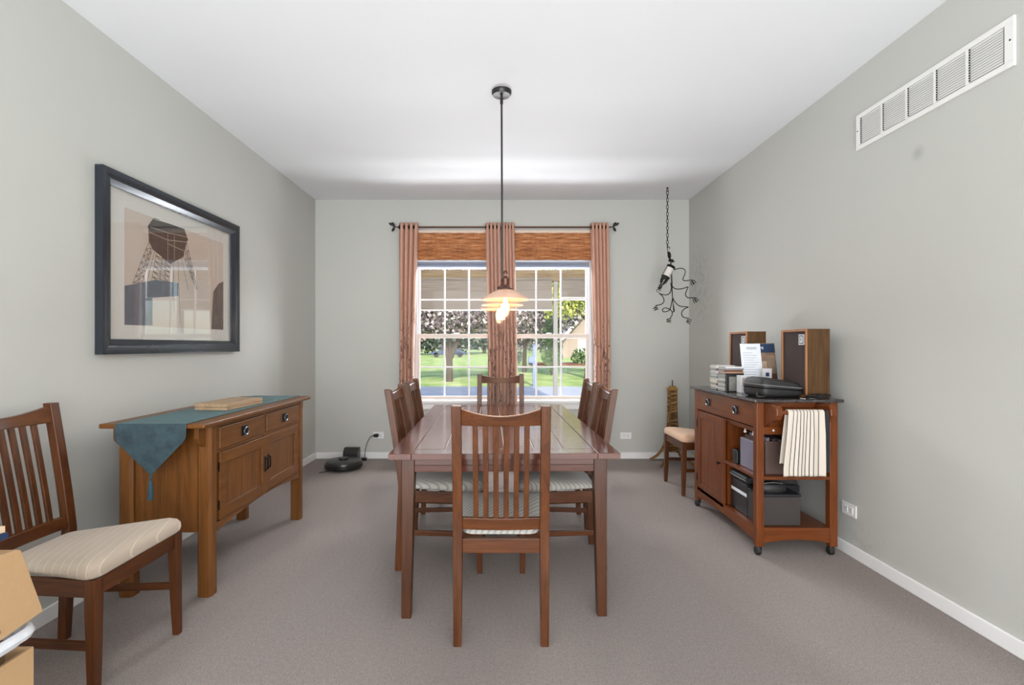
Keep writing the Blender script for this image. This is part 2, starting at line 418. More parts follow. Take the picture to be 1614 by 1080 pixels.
# unseen block added to shade the driveway, porch roof, porch deck of the same house
M_mass = plain('shade_mass_grey', srgb(190, 186, 178), 0.7); M_lowbounce = plain('low_bounce_brown', srgb(84, 66, 58), 0.9)
struct('shade_mass', MB().box(-11, 2.115, -9, 5.5, 2.95, 6.2), M_mass, smooth=False)
struct('outer_wall_front', MB().box(-11, XL-.12, 5.3, 5.45, -.25, 2.9).box(-11, 2.115, YB+.151, 5.45, 2.76, 2.95), M_lowbounce, smooth=False)
ob = MB(); e0, e1 = YB+.151, YB+.175
ob.box(XL-.1, WX0, e0, e1, -.2, 2.74).box(WX1, XR+.1, e0, e1, -.2, 2.74).box(WX0, WX1, e0, e1, -.2, WZ0).box(WX0, WX1, e0, e1, WZ1, 2.74)
struct('bounce_damper', ob, M_lowbounce, smooth=False)  # unseen dark skin added to cut light bouncing onto the porch screens
M_conc = plain('porch_concrete', srgb(170, 172, 176), 0.8, var=.05, nscale=6)
struct('porch_slab', MB().box(-4, 2.3, 5.46, 7.6, -.25, -.1), M_conc, smooth=False)
M_psoff = plain('porch_ceiling_paint', srgb(120, 112, 100), 0.7)
struct('porch_roof', MB().box(-4, 2.115, 5.51, 7.6, 3.2, 3.3), M_psoff, smooth=False)

# ------------------------------------------------------------------ dining chairs
def post_y(z):
    return -.225+.020*z/.45 if z < .45 else -.205-.075*((z-.45)/.51)**1.15
def make_chair(seat=None):
    root = thing('dining_chair', 'chair', 'chair')
    for sx in (-1, 1):
        xc = sx*.174; secs = []
        for z in (0, .15, .3, .45, .55, .65, .75, .85, .962):
            w_ = .019 if z > .3 else .016+.003*z/.3; d = .0175 if z > .1 else .016; y = post_y(z)
            secs.append([(xc-w_, y-d, z), (xc+w_, y-d, z), (xc+w_, y+d, z), (xc-w_, y+d, z)])
        build('leg', MB().loft(secs), CHAIR['z'], root, bevel=.003)
        xc = sx*.205; q = .019; secs = []
        for z, t in ((0, .013), (.15, .016), (.36, .019), (.424, .019)):
            xo, yo = xc+sx*q, .224
            xi, yi = xo-sx*2*t, yo-2*t
            secs.append([(min(xo, xi), yi, z), (max(xo, xi), yi, z), (max(xo, xi), yo, z), (min(xo, xi), yo, z)])
        build('leg', MB().loft(secs), CHAIR['z'], root, bevel=.003)
        # side apron and stretcher
        for (z0, z1, th, nm, xin) in ((.364, .422, .009, 'apron', 0), (.188, .214, .009, 'stretcher', .0)):
            ya, yb = post_y(z0)+.0176, .186 if nm == 'apron' else .193
            xa, xb = sx*.176, sx*.208
            build(nm, MB().loft([[(xa-th, ya, z0), (xa+th, ya, z0), (xa+th, ya, z1), (xa-th, ya, z1)], [(xb-th, yb, z0), (xb+th, yb, z0), (xb+th, yb, z1), (xb-th, yb, z1)]]), CHAIR['y'], root, bevel=.002)
    build('apron', MB().box(-.186, .186, .196, .216, .364, .422), CHAIR['x'], root, bevel=.002)
    build('apron', MB().box(-.155, .155, post_y(.39)-.012, post_y(.39)+.01, .364, .422), CHAIR['x'], root, bevel=.002)
    def rail(z0, z1, bow, dip, th):
        secs = []
        for k in range(13):
            x = -.156+.312*k/12; c = 1-(x/.156)**2
            zt = z1-dip*c
            y0, y1 = post_y(z0)-bow*c, post_y(z1)-bow*c
            secs.append([(x, y0-th, z0), (x, y0+th, z0), (x, y1+th, zt), (x, y1-th, zt)])
        return MB().loft(secs)
    build('crest_rail', rail(.884, .95, .026, .026, .010), CHAIR['x'], root, bevel=.003)
    build('lower_rail', rail(.458, .507, .012, 0, .010), CHAIR['x'], root, bevel=.003)
    for k in range(6):
        x = (k-2.5)*.0402; c = 1-(x/.156)**2; secs = []
        for j in range(7):
            z = .505+(.886-.505)*j/6; b = (.012+(.026-.012)*j/6)*c; y = post_y(z)-b
            secs.append([(x-.0105, y-.006, z), (x+.0105, y-.006, z), (x+.0105, y+.006, z), (x-.0105, y+.006, z)])
        build('slat', MB().loft(secs), CHAIR['z'], root, bevel=.002)
    # cushion
    secs = []
    def outline(ins, z, tilt):
        pts = []; r = .035
        cor = [(.152, -.187, -90, 0), (.230, .226, 0, 90), (-.230, .226, 90, 180), (-.152, -.187, 180, 270)]
        for (cx, cy, a0, a1) in cor:
            ox = cx-math.copysign(r, cx); oy = cy-math.copysign(r, cy)
            for k in range(7):
                a = R(a0+(a1-a0)*k/6)
                x, y = ox+r*math.cos(a), oy+r*math.sin(a)
                x -= ins*(x/.2); y -= ins*((y-.02)/.2)
                pts.append((x, y, z+tilt*(y-.226)*.085))
        return pts
    for (ins, z, t) in ((.008, .4245, 0), (.0, .432, 0), (-.003, .445, .4), (-.002, .462, .8), (.006, .477, 1), (.02, .486, 1), (.05, .493, 1), (.1, .497, 1), (.16, .499, 1)):
        secs.append(outline(ins, z, t))
    build('seat_cushion', MB().loft(secs), seat or M_seat_g, root)
    return root
base_chair = make_chair(M_seat_g)
peach = None
def place(o, x, y, rz, label, group=None):
    o.location = (x, y, 0); o.rotation_euler = (0, 0, R(rz)); o['label'] = label
    if group: o['group'] = group
    return o
def recush(o, m):
    for c in [x for x in S.objects if x.parent == o and x.name.startswith('seat_cushion')]:
        c.data = c.data.copy(); c.data.materials[0] = m
GR = 'slat-back chairs around the dining table'
side = [(-.32, 2.83, -90, 'left-side chair of the dining table nearest the camera'),
        (-.325, 3.365, -90, 'left-side chair of the dining table, second back, nearer the window'),
        (.325, 2.83, 90, 'right-side chair of the dining table nearest the camera'),
        (.33, 3.365, 90, 'right-side chair of the dining table, second back, nearer the window'),
        (.0, 3.87, 180, 'brown slat-back chair at the far head of the table before the window')]
copies = [copy_tree(base_chair) for _ in range(7)]
place(base_chair, .002, 2.213, 0, 'brown slat-back chair seen from behind at the near head of the table', GR)
for c, (x, y, rz, lb) in zip(copies, side): place(c, x, y, rz, 'brown slat-back '+lb if 'brown' not in lb else lb, GR)
place(copies[5], -1.552, 1.855, -90, 'brown slat-back chair with cream cushion standing by the left wall in front of the sideboard'); recush(copies[5], M_seat)
place(copies[6], 1.664, 4.17, 90, 'chair with peach cushion tucked between the rolling cart and the back corner'); recush(copies[6], M_seat_p)

# ------------------------------------------------------------------ dining table
T = thing('dining_table', 'long reddish-brown wooden dining table with plank top in the room centre', 'table', (0, 3.02, 0))
def tb(name, b, m, bev=.0015, **k):
    x0, x1, y0, y1, z0, z1 = b
    return build(name, MB().box(x0, x1, y0+3.02, y1+3.02, z0, z1), m, T, bevel=bev, **k)
hl, hw, zt = .89, .497, .733
tb('top_core', (-hw+.012, hw-.012, -hl+.012, hl-.012, zt-.024, zt-.006), TLEG['y'])
ys = [-hl+.095, -.225, .225, hl-.095]
tb('end_board', (-hw+.098, hw-.098, -hl, -hl+.093, zt-.026, zt), TABLE['x']); tb('end_board', (-hw+.098, hw-.098, hl-.093, hl, zt-.026, zt), TABLE['x'])
for sx in (-1, 1):
    for (a, b) in ((-hl, ys[1]-.001), (ys[1], ys[2]-.001), (ys[2], hl)):
        x0, x1 = sorted((sx*hw, sx*(hw-.0965)))
        tb('side_board', (x0, x1, a, b, zt-.026, zt), TABLE['y'])
iw = (hw-.098)*2
random.seed(3)
for j in range(3):
    for i in range(6):
        x0 = -iw/2+iw*i/6
        tb('plank', (x0+.0028, x0+iw/6-.0028, ys[j]+(.003 if j == 0 else .0008), ys[j+1]-(.003 if j == 2 else .0008), zt-.02, zt-.0006-random.random()*.0004), TABLE['y'], bev=.0012)
tb('apron', (-.40, .40, -.826, -.806, .64, .707), TABLE['x']); tb('apron', (-.40, .40, .806, .826, .64, .707), TABLE['x'])
for sx in (-1, 1):
    x0, x1 = sorted((sx*.442, sx*.422)); tb('apron', (x0, x1, -.78, .78, .64, .707), TABLE['y'])
tb('apron_bead', (-.40, .40, -.831, -.8265, .664, .670), TABLE['x'], bev=.001)
for sx in (-1, 1):
    for sy in (-1, 1):
        secs = []
        for z, t in ((0, .042), (.35, .050), (.64, .058), (.707, .058)):
            xo, yo = sx*.452, sy*.835; xi, yi = xo-sx*t, yo-sy*t
            a, b = sorted((xo, xi)); c, d = sorted((yo, yi))
            secs.append([(a, c+3.02, z), (b, c+3.02, z), (b, d+3.02, z), (a, d+3.02, z)])
        build('leg', MB().loft(secs), TLEG['z'], T, bevel=.004)
T.rotation_euler = (0, 0, R(1.2))

# ------------------------------------------------------------------ sideboard
SB = thing('sideboard', 'brown wooden sideboard with two drawers and two doors by the left wall', 'sideboard', (-1.6, 2.91, 0))
fx = -1.375
def chamf(x0, x1, y0, y1, c=.012):
    return [(x0+c, y0), (x1-c, y0), (x1, y0+c), (x1, y1-c), (x1-c, y1), (x0+c, y1), (x0, y1-c), (x0, y0+c)]
for (x0, x1) in ((fx-.068, fx), (-1.816, -1.748)):
    for (y0, y1) in ((2.36, 2.425), (3.41, 3.47)):
        build('leg', MB().prism(chamf(x0, x1, y0, y1), 'z', 0, .815), SIDE['z'], SB)
build('top', MB().box(-1.83, -1.347, 2.265, 3.535, .816, .838), SIDE['y'], SB, bevel=.006)
build('side_panel', MB().box(-1.748, fx-.068, 2.385, 2.40, .30, .815), SIDE['z'], SB)
build('side_panel', MB().box(-1.748, fx-.068, 3.43, 3.445, .30, .815), SIDE['z'], SB)
build('back_panel', MB().box(-1.80, -1.79, 2.425, 3.41, .30, .815), SIDE['z'], SB)
build('carcass', MB().box(-1.79, fx-.03, 2.43, 3.405, .335, .355).box(-1.79, fx-.03, 2.43, 3.405, .672, .684).box(-1.79, fx-.03, 2.905, 2.925, .355, .672), SIDE['y'], SB)
build('face_rail', MB().box(fx-.03, fx-.006, 2.425, 3.41, .797, .815).box(fx-.03, fx-.006, 2.425, 3.41, .672, .684).box(fx-.03, fx-.006, 2.90, 2.93, .684, .797).box(fx-.03, fx-.004, 2.425, 2.44, .684, .797).box(fx-.03, fx-.004, 3.395, 3.41, .684, .797), SIDE['y'], SB)
ap = [(2.425, .335)]+[(2.425+.985*k/16, .292+.034*math.sin(PI*k/16)) for k in range(17)]+[(3.41, .335)]
build('apron', MB().prism(ap, 'x', fx-.028, fx-.006), SIDE['y'], SB)
for yy in (2.36, 3.47):
    s = -1 if yy < 3 else 1
    for xc in (fx-.034, -1.782):
        pr = [(yy, .815), (yy+s*.055, .815)]+[(yy+s*(.055*math.cos(a)), .735-.02*math.sin(a)+(.03)*math.cos(a)) for a in [R(10*k) for k in range(10)]]+[(yy, .715)]
        build('bracket', MB().prism(pr, 'x', xc-.011, xc+.011), SIDE['z'], SB, bevel=.002)
def drawer_pull(parent, y, z, x, nrm=-1, ring=True):
    # ring pull on a square plate on a face whose outside looks along +x (nrm 1) or -x (nrm -1)
    p = build('pull_plate', MB().box(min(x, x+nrm*.003), max(x, x+nrm*.003), y-.032, y+.032, z-.026, z+.026), M_blackm, parent, bevel=.002)
    pts = [(x+nrm*(.010+.004*math.sin(a/2)), y+.025*math.cos(a), z-.002+.02*math.sin(a)) for a in [2*PI*k/20 for k in range(21)]]
    build('pull', MB().tube(pts, .0042, 6), M_steel, parent)
    build('boss', MB().lathe([(.0001, 0), (.009, 0), (.007, nrm*.008), (.0001, nrm*.01)], (x+nrm*.002, y, z), 12, 'x'), M_blackm, parent)
for (y0, y1, yp) in ((2.442, 2.898, 2.67), (2.932, 3.393, 3.165)):
    d = build('drawer', MB().box(fx-.03, fx+.001, y0, y1, .687, .794), SIDE['y'], SB, bevel=.003)
    drawer_pull(d, yp, .742, fx+.001, 1)
def panel_door(y0, y1, z0, z1, x, hinge_y, opened, pull_y):
    o = Vector((x, hinge_y, 0)); Rm = Matrix.Rotation(R(opened), 3, 'Z')
    def tr(mb): mb.v = [tuple(Rm @ (Vector(v)-o)+o) for v in mb.v]; return mb
    st = .058; fr = MB()
    fr.box(x-.02, x, y0, y0+st, z0, z1).box(x-.02, x, y1-st, y1, z0, z1).box(x-.02, x, y0+st, y1-st, z1-st, z1).box(x-.02, x, y0+st, y1-st, z0, z0+st)
    d = build('door', tr(fr), SIDE['y'], SB, bevel=.002)
    build('door_panel', tr(MB().box(x-.015, x-.009, y0+st, y1-st, z0+st, z1-st)), SIDE['z'], d)
    build('handle_plate', tr(MB().box(x, x+.003, pull_y-.011, pull_y+.011, .465, .555)), M_blackm, d, bevel=.002)
    build('handle', tr(MB().tube([(x+.003, pull_y, .545), (x+.014, pull_y, .54), (x+.016, pull_y, .51), (x+.014, pull_y, .48), (x+.003, pull_y, .475)], .004, 6)), M_blackm, d)
    for z in (z0+.05, z1-.09):
        build('hinge', tr(MB().tube([(x-.004, hinge_y+(-.004 if hinge_y < 2.9 else .004), z), (x-.004, hinge_y+(-.004 if hinge_y < 2.9 else .004), z+.045)], .004, 6)), M_blackm, d)
panel_door(2.443, 2.912, .340, .669, fx, 2.443, -1.5, 2.885)
panel_door(2.918, 3.393, .340, .669, fx-.001, 3.393, 0, 2.945)

# runner with pointed ends and tassels
def runner():
    xa, xb, yn, yf, z = -1.748, -1.425, 2.2615, 3.5385, .8405
    mid = (xa+xb)/2; mb = MB()
    prof = [(yn-.004-.004*math.sin(k), z-.235+.235*k/10) for k in range(11)]
    rows = []
    def wz(x, y): return .0015*math.sin(x*40+y*9)*.3
    N = 16
    def row(y, zz, hang):
        r = []
        for i in range(N+1):
            t = i/N; x = xa+(xb-xa)*t
            if hang > .07:
                w_ = 1-(hang-.07)/(.235-.07); x = mid+(x-mid)*max(w_, .02)
            r.append((x, y, zz))
        return r
    for k in range(12, 0, -1):
        h = .235*k/12; rows.append(row(yn-.003-.006*math.sin(h*14), z-h, h))
    rows.append(row(yn-.001, z, 0))
    for k in range(1, 24): rows.append(row(yn+(yf-yn)*k/24, z+.0006, 0))
    rows.append(row(yf+.001, z, 0))
    for k in range(1, 13):
        h = .235*k/12; rows.append(row(yf+.003+.006*math.sin(h*14), z-h, h))
    vs = [p for r in rows for p in r]; fs = [(j*(N+1)+i, j*(N+1)+i+1, (j+1)*(N+1)+i+1, (j+1)*(N+1)+i) for j in range(len(rows)-1) for i in range(N)]
    mb.add(vs, fs)
    root = build('table_runner', mb, M_teal, None, solid=.002, loc=(mid, 2.9, z))
    tag(root, 'dark teal table runner with pointed tasselled ends lying along the sideboard', 'table runner')
    for yy in (yn-.004, yf+.004):
        t = build('tassel', MB().lathe([(.001, z-.232), (.006, z-.238), (.007, z-.246), (.003, z-.254), (.008, z-.262), (.011, z-.30), (.012, z-.345), (.001, z-.346)], (mid, yy, 0), 12), M_teal_t, root)
runner()
o = build('wooden_box', MB().box(-.095, .095, -.17, .17, 0, .015).box(-.095, .095, -.17, .17, .0165, .036), PALE, None, bevel=.0015)
o.location = (-1.565, 2.885, .8425); o.rotation_euler = (0, 0, R(-5))
tag(o, 'flat pale wooden box lying on the teal runner of the sideboard', 'box')

# ------------------------------------------------------------------ framed picture on the left wall
PF = thing('framed_picture', 'large black framed print of an iron lattice tower hanging on the left wall', 'picture', (XL, 3.035, 1.61))
py0, py1, pz0, pz1 = 2.404, 3.667, 1.152, 2.072
prof = [(XL+.001, 0), (XL+.040, 0), (XL+.042, .012), (XL+.034, .040), (XL+.036, .050), (XL+.024, .068), (XL+.020, .076), (XL+.012, .076), (XL+.012, .06), (XL+.001, .06)]
def frame_side(A, B, inn):  # A, B corners (y,z); inn = inward normals at corners (diagonals)
    return MB().loft([[(x, A[0]+inn[0][0]*t, A[1]+inn[0][1]*t) for x, t in prof], [(x, B[0]+inn[1][0]*t, B[1]+inn[1][1]*t) for x, t in prof]])
cs = [(py0, pz0), (py1, pz0), (py1, pz1), (py0, pz1)]; dn = [(1, 1), (-1, 1), (-1, -1), (1, -1)]
M_frame = plain('frame_lacquer', srgb(48, 53, 60), 0.22, 0.35)
for k in range(4): build('frame_moulding', frame_side(cs[k], cs[(k+1) % 4], (dn[k], dn[(k+1) % 4])), M_frame, PF)
M_matb = plain('mat_board', srgb(208, 208, 202), 0.8, var=.01)
build('mat_board', MB().box(XL+.001, XL+.006, py0+.06, py1-.06, pz0+.06, pz1-.06), M_matb, PF)
iy0, iy1, iz0, iz1 = 2.586, 3.507, 1.303, 1.915
def skin(name, c, k): return plain(name, c, 0.7, var=k, nscale=6)
pr = build('print', MB().box(XL+.0061, XL+.0068, iy0, iy1, iz0, iz1), plain('print_sky', srgb(196, 184, 172), 0.7, var=.05, nscale=3), PF)
def PP(zx, zy, lay=0):
    px, py = 130+zx/3.178, 240+zy/3.178; Y = (-(XL+.007))*F/(CX-px); return (XL+.0070+lay*.0002, min(max(Y, iy0), iy1), min(max(H-(py-CY)*Y/F, iz0), iz1))
def poly(pts, lay=0): 
    m_ = MB(); m_.add([PP(x, y, lay) for x, y in pts], [tuple(range(len(pts)))]); return m_
def strokes(lines, wd, lay=1):
    mb = MB()
    for (a, b) in lines:
        A, B = Vector(PP(*a, lay)), Vector(PP(*b, lay)); d = (B-A)
        if d.length < 1e-4: continue
        q = Vector((0, -d.z, d.y)).normalized()*wd
        mb.add([A-q, B-q, B+q, A+q], [(0, 1, 2, 3)])
    return mb
M_iron = plain('print_iron', srgb(64, 61, 60), 0.7, var=.15, nscale=40)
M_iron2 = plain('print_iron_light', srgb(150, 140, 130), 0.7, var=.1, nscale=40)
M_bld = plain('print_building', srgb(88, 100, 112), 0.7, var=.12, nscale=25)
mb = poly([(330, 365), (352, 335), (440, 338), (510, 384), (527, 432), (522, 452), (505, 525), (440, 560), (350, 485), (332, 445)])
build('print_tower', mb, M_iron, pr, smooth=False)
build('print_gallery', poly([(326, 372), (336, 358), (430, 392), (524, 425), (529, 440), (515, 452), (428, 425), (336, 398)], 2), plain('print_gallery', srgb(58, 52, 48), .7, var=.2, nscale=60), pr, smooth=False)
ln = []
def lerp(a, b, t): return (a[0]+(b[0]-a[0])*t, a[1]+(b[1]-a[1])*t)
legs = [((332, 450), (252, 655)), ((372, 490), (345, 650)), ((440, 555), (430, 700)), ((478, 545), (490, 860)), ((505, 520), (570, 690)), ((352, 480), (300, 650)), ((522, 450), (575, 680))]
ln += legs
for (a, b) in ((0, 5), (1, 2), (4, 6)):
    for k in range(6):
        t0, t1 = k/6, (k+1)/6
        ln += [(lerp(*legs[a], t0), lerp(*legs[b], t1)), (lerp(*legs[b], t0), lerp(*legs[a], t1)), (lerp(*legs[a], t1), lerp(*legs[b], t1))]
ln += [((345, 480), (275, 655)), ((362, 490), (322, 652)), ((400, 520), (385, 660)), ((420, 545), (408, 690)), ((455, 550), (458, 800)), ((495, 530), (530, 690)), ((515, 480), (560, 660))]
ln += [((352, 335), (375, 290)), ((378, 338), (372, 300)), ((510, 384), (505, 360)), ((358, 310), (385, 338))]
build('print_lattice', strokes(ln, .0014), M_iron, pr, smooth=False)
ll = [((332, 400), (427, 440)), ((427, 440), (520, 450)), ((427, 400), (427, 545)), ((460, 420), (460, 540)), ((340, 375), (430, 405)), ((430, 405), (524, 425)), ((430, 460), (520, 500))]
build('print_lattice_lit', strokes(ll, .0026, 3), M_iron2, pr, smooth=False)
build('print_building', poly([(203, 668), (365, 640), (480, 655), (480, 720), (350, 730), (350, 868), (203, 866)], 4), M_bld, pr)
build('print_foliage', poly([(655, 700), (680, 660), (707, 648), (706, 889), (645, 886)], 4), plain('print_foliage', srgb(84, 82, 78), .7, var=.4, nscale=60), pr)
build('glazing', MB().box(XL+.0125, XL+.0145, py0+.07, py1-.07, pz0+.07, pz1-.07), M_pglass, PF, smooth=False)

# ------------------------------------------------------------------ return air vent on the right wall
V = thing('air_vent', 'long white return-air grille high on the right wall', 'air vent', (XR, 2.35, 2.38))
vy0, vy1, vz0, vz1 = 1.924, 2.778, 2.28, 2.475; xf = XR-.012
build('backing', MB().box(XR-.003, XR-.0005, vy0+.02, vy1-.02, vz0+.02, vz1-.02), plain('vent_backing', srgb(178, 178, 175), .8), V)
fr = MB().box(xf, XR-.0005, vy0, vy1, vz0, vz0+.024).box(xf, XR-.0005, vy0, vy1, vz1-.024, vz1).box(xf, XR-.0005, vy0, vy0+.036, vz0+.024, vz1-.024).box(xf, XR-.0005, vy1-.026, vy1, vz0+.024, vz1-.024)
a, b = vy0+.036, vy1-.026; pw = (b-a)/5
for k in range(1, 5): fr.box(xf, XR-.0005, a+pw*k-.007, a+pw*k+.007, vz0+.024, vz1-.024)
build('vent_frame', fr, M_vent, V, bevel=.0012)
lou = None
for k in range(5):
    for j in range(13):
        z = vz0+.030+j*(vz1-vz0-.054)/13
        y0, y1 = a+pw*k+.0075, a+pw*(k+1)-.0075
        mb = MB().loft([[(xf+.0005, y, z), (xf+.009, y, z+.0085), (xf+.009, y, z+.0095), (xf+.0005, y, z+.0012)] for y in (y0, y1)])
        # angled blade: front edge low
        if lou is None: lou = build('louvre', MB().loft([[(-.0030, y, -.0056), (-.0040, y, -.0054), (-.0002, y, .0048), (.001, y, .0045)] for y in (-(y1-y0)/2, (y1-y0)/2)]), M_vent, V, smooth=False, loc=(0, 0, 0)); q = lou
        else:
            q = lou.copy(); COL.objects.link(q); q.parent = V
        q.location = Vector((xf+.005, (y0+y1)/2, z+.004))-V.location
for k in range(5):
    mb = MB(); ye = a+pw*(k+1)-.0075
    for j in range(13):
        z = vz0+.030+j*(vz1-vz0-.054)/13; mb.box(xf-.0012, xf+.002, ye-.008, ye-.003, z+.0015, z+.0075)
    build('gap_shade_row', mb, M_dark, V, smooth=False)  # dark blocks stand for the shade in the gaps at louvre ends
for y in (vy0+.014, vy1-.012):
    build('screw', MB().lathe([(.0001, 0), (.004, 0), (.003, -.0015), (.0001, -.002)], (xf, y, 2.385), 10, 'x'), M_blackm, V)

# ------------------------------------------------------------------ wall outlets
def outlet(name_loc, axis, label, extra=None):
    x, y, z = name_loc
    o = thing('wall_outlet', label, 'outlet', (x, y, z), 'white horizontal wall outlets')
    del o['group']
    def bx(u0, u1, d0, d1, z0, z1):
        if axis == 'y': return MB().box(x+u0, x+u1, y-d1, y-d0, z+z0, z+z1)
        return MB().box(x-d1, x-d0, y+u0, y+u1, z+z0, z+z1)
    build('cover_plate', bx(-.058, .058, .0003, .006, -.035, .035), M_white, o, bevel=.002)
    for s in (-1, 1):
        r = build('receptacle', bx(s*.02-.014, s*.02+.014, .006, .0085, -.017, .017), M_white, o, bevel=.003)
        build('slot', bx(s*.02-.007, s*.02+.003, .0086, .009, .006, .009), M_dark, r)
        build('slot', bx(s*.02-.007, s*.02+.003, .0086, .009, -.009, -.006), M_dark, r)
        build('slot', bx(s*.02+.006, s*.02+.010, .0086, .009, -.002, .002), M_dark, r)
    return o
outlet((-1.292, YB, .247), 'y', 'white outlet on the back wall above the robot vacuum, with the black plug')
outlet((1.325, YB, .243), 'y', 'white outlet on the back wall right of the window')
outlet((XR, 2.845, .26), 'x', 'white outlet on the right wall beside the cart')

# ------------------------------------------------------------------ robot vacuum, dock, cable
RV = thing('robot_vacuum', 'round black robot vacuum parked on the carpet by the back left corner', 'robot vacuum', (-1.52, 4.83, 0))
build('body', MB().lathe([(.12, .008), (.165, .016), (.174, .03), (.175, .062), (.168, .080), (.155, .086), (.0001, .088)], (-1.52, 4.83, 0), 48), M_vac, RV)
build('bumper', MB().lathe([(.176, .03), (.178, .032), (.178, .058), (.176, .06)], (-1.52, 4.83, 0), 48, caps=False), M_black, RV)
build('sensor_turret', MB().lathe([(.045, .0875), (.045, .098), (.040, .104), (.0001, .105)], (-1.535, 4.86, 0), 32), M_black, RV, label='low round sensor turret')
for s in (-1, 1): build('wheel', MB().lathe([(.032, -.012), (.034, 0), (.032, .012)], (-1.52+s*.11, 4.83, .034), 20, 'x'), M_caster, RV)
build('side_brush', MB().tube([(-1.62, 4.70, .010), (-1.70, 4.66, .004)], .003, 5), M_black, RV)
DK = thing('charging_dock', 'black charging dock behind the robot vacuum against the back wall', 'charging dock', (-1.55, 5.16, 0))
build('base_plate', MB().prism([(5.0, 0.001), (5.22, .001), (5.22, .012), (5.02, .005)], 'x', -1.62, -1.475), M_black, DK)
build('housing', MB().prism([(5.12, .012), (5.22, .012), (5.22, .135), (5.17, .138), (5.13, .10)], 'x', -1.625, -1.47), M_vac, DK, bevel=.006)
build('contact', MB().box(-1.575, -1.565, 5.113, 5.121, .03, .035).box(-1.53, -1.52, 5.113, 5.121, .03, .035), M_glassbulbbase, DK)
PC = thing('power_cable', 'thin black cable running from the wall outlet down to the charging dock', 'cable', (-1.34, 5.2, 0))
build('plug', MB().prism([(-1.34, .232), (-1.30, .228), (-1.285, .238), (-1.285, .262), (-1.30, .268), (-1.34, .262)], 'y', 5.235, 5.2612), M_black, PC, bevel=.004)
pts = [(-1.34, 5.25, .247), (-1.37, 5.245, .235), (-1.40, 5.24, .18), (-1.42, 5.235, .11), (-1.425, 5.225, .05), (-1.42, 5.20, .02)]
def smooth_pts(P, k=6):
    P = [Vector(p) for p in P]; out = []
    for i in range(len(P)-1):
        p0, p1, p2, p3 = P[max(i-1, 0)], P[i], P[i+1], P[min(i+2, len(P)-1)]
        for j in range(k):
            t = j/k; out.append(0.5*((2*p1)+(-p0+p2)*t+(2*p0-5*p1+4*p2-p3)*t*t+(-p0+3*p1-3*p2+p3)*t**3))
    return out+[P[-1]]
build('cord', MB().tube(smooth_pts(pts), .0035, 6), M_black, PC)
build('adapter', MB().box(-1.455, -1.395, 5.16, 5.20, .0, .03), M_black, PC, bevel=.006)
build('cord', MB().tube([(-1.45, 5.18, .012), (-1.47, 5.185, .01), (-1.485, 5.19, .012)], .003, 6), M_black, PC)

# ------------------------------------------------------------------ curtain rod, curtains, woven shades, blinds
ROD_Y, ROD_Z = 5.165, 2.424
CR = thing('curtain_rod', 'thin dark curtain rod with leaf finials above the window', 'curtain rod', (0, ROD_Y, ROD_Z))
build('rod', MB().tube([(-1.065, ROD_Y, ROD_Z), (1.135, ROD_Y, ROD_Z)], .009, 10), M_brown, CR)
for s, x0 in ((-1, -1.065), (1, 1.135)):
    f = build('finial', MB().tube(smooth_pts([(x0, ROD_Y, ROD_Z), (x0+s*.018, ROD_Y, ROD_Z+.004), (x0+s*.036, ROD_Y-.004, ROD_Z-.002), (x0+s*.05, ROD_Y, ROD_Z+.016)]), .005, 6), M_blackm, CR)
    for (dx, dz, a, L) in ((.03, .006, 55, .055), (.034, -.004, -60, .05), (.05, .016, 32, .05)):
        secs = []
        ca, sa = math.cos(R(a)), math.sin(R(a))
        for k in range(7):
            t = k/6; wv = .013*math.sin(PI*min(.98, t+.02))**.8+.0008; px, pz = x0+s*(dx+L*t*ca), ROD_Z+dz+L*t*sa
            secs.append([(px-s*wv*sa, ROD_Y-.002-.008*t, pz+wv*ca), (px, ROD_Y-.005-.008*t, pz), (px+s*wv*sa, ROD_Y-.002-.008*t, pz-wv*ca), (px, ROD_Y+.001-.008*t, pz)])
        build('leaf', MB().loft(secs), M_blackm, f)
    xb = x0-s*.085
for xb in (-1.0, 0.0, 1.075):
    build('bracket', MB().tube([(xb, YB-.001, ROD_Z-.006), (xb, ROD_Y, ROD_Z-.012)], .006, 6).torus((xb, ROD_Y, ROD_Z), .012, .003, Matrix.Rotation(R(90), 3, 'Y')), M_brown, CR)
def curtain(xt0, xt1, xb0, xb1, n, label, seed, lining=None, rings=()):
    rnd = random.Random(seed); ph = [rnd.uniform(-.6, .6) for _ in range(n*2+2)]
    z1, z0 = 2.468, .30
    def fn(u, v):
        z = z1+(z0-z1)*v
        g = u*n*2*PI
        am = .034*(1-.25*v)
        uu = u+.018*math.sin(g*.5+seed+v*3)*v
        x = (xt0+(xt1-xt0)*uu)*(1-min(1, v*1.6))+(xb0+(xb1-xb0)*uu)*min(1, v*1.6)
        y = ROD_Y+am*math.sin(g+.5*math.sin(v*4+seed)*v)+.006*math.sin(g*2+seed)*v
        return (x+.007*math.cos(g)*1.0, y, z)
    o = build('curtain', MB().grid(fn, n*14, 40), M_curt, None, loc=(0, 0, 0))
    md = o.modifiers.new('thick', 'SOLIDIFY'); md.thickness = .002; md.offset = 0
    o['label'] = label; o['category'] = 'curtain'; o['group'] = 'blush curtains on the window rod'
    for k in range(n*2):
        u = (k+.0)/(2*n) if k else .02
        x, y, _ = fn(min(max(u, .02), .98), .02)
        if k % 1 == 0:
            build('grommet', MB().torus((x, ROD_Y, ROD_Z), .019, .004, Matrix.Rotation(R(90), 3, 'Y') @ Matrix.Identity(3), 14, 5), M_blackm, o)
    return o
curtain(-1.06, -.86, -1.055, -.905, 4, 'blush curtain with brown branch print at the far left end of the rod', 1)
curtain(-.165, -.01, -.135, .01, 4, 'left one of the two blush curtain panels meeting in the middle of the window', 2)
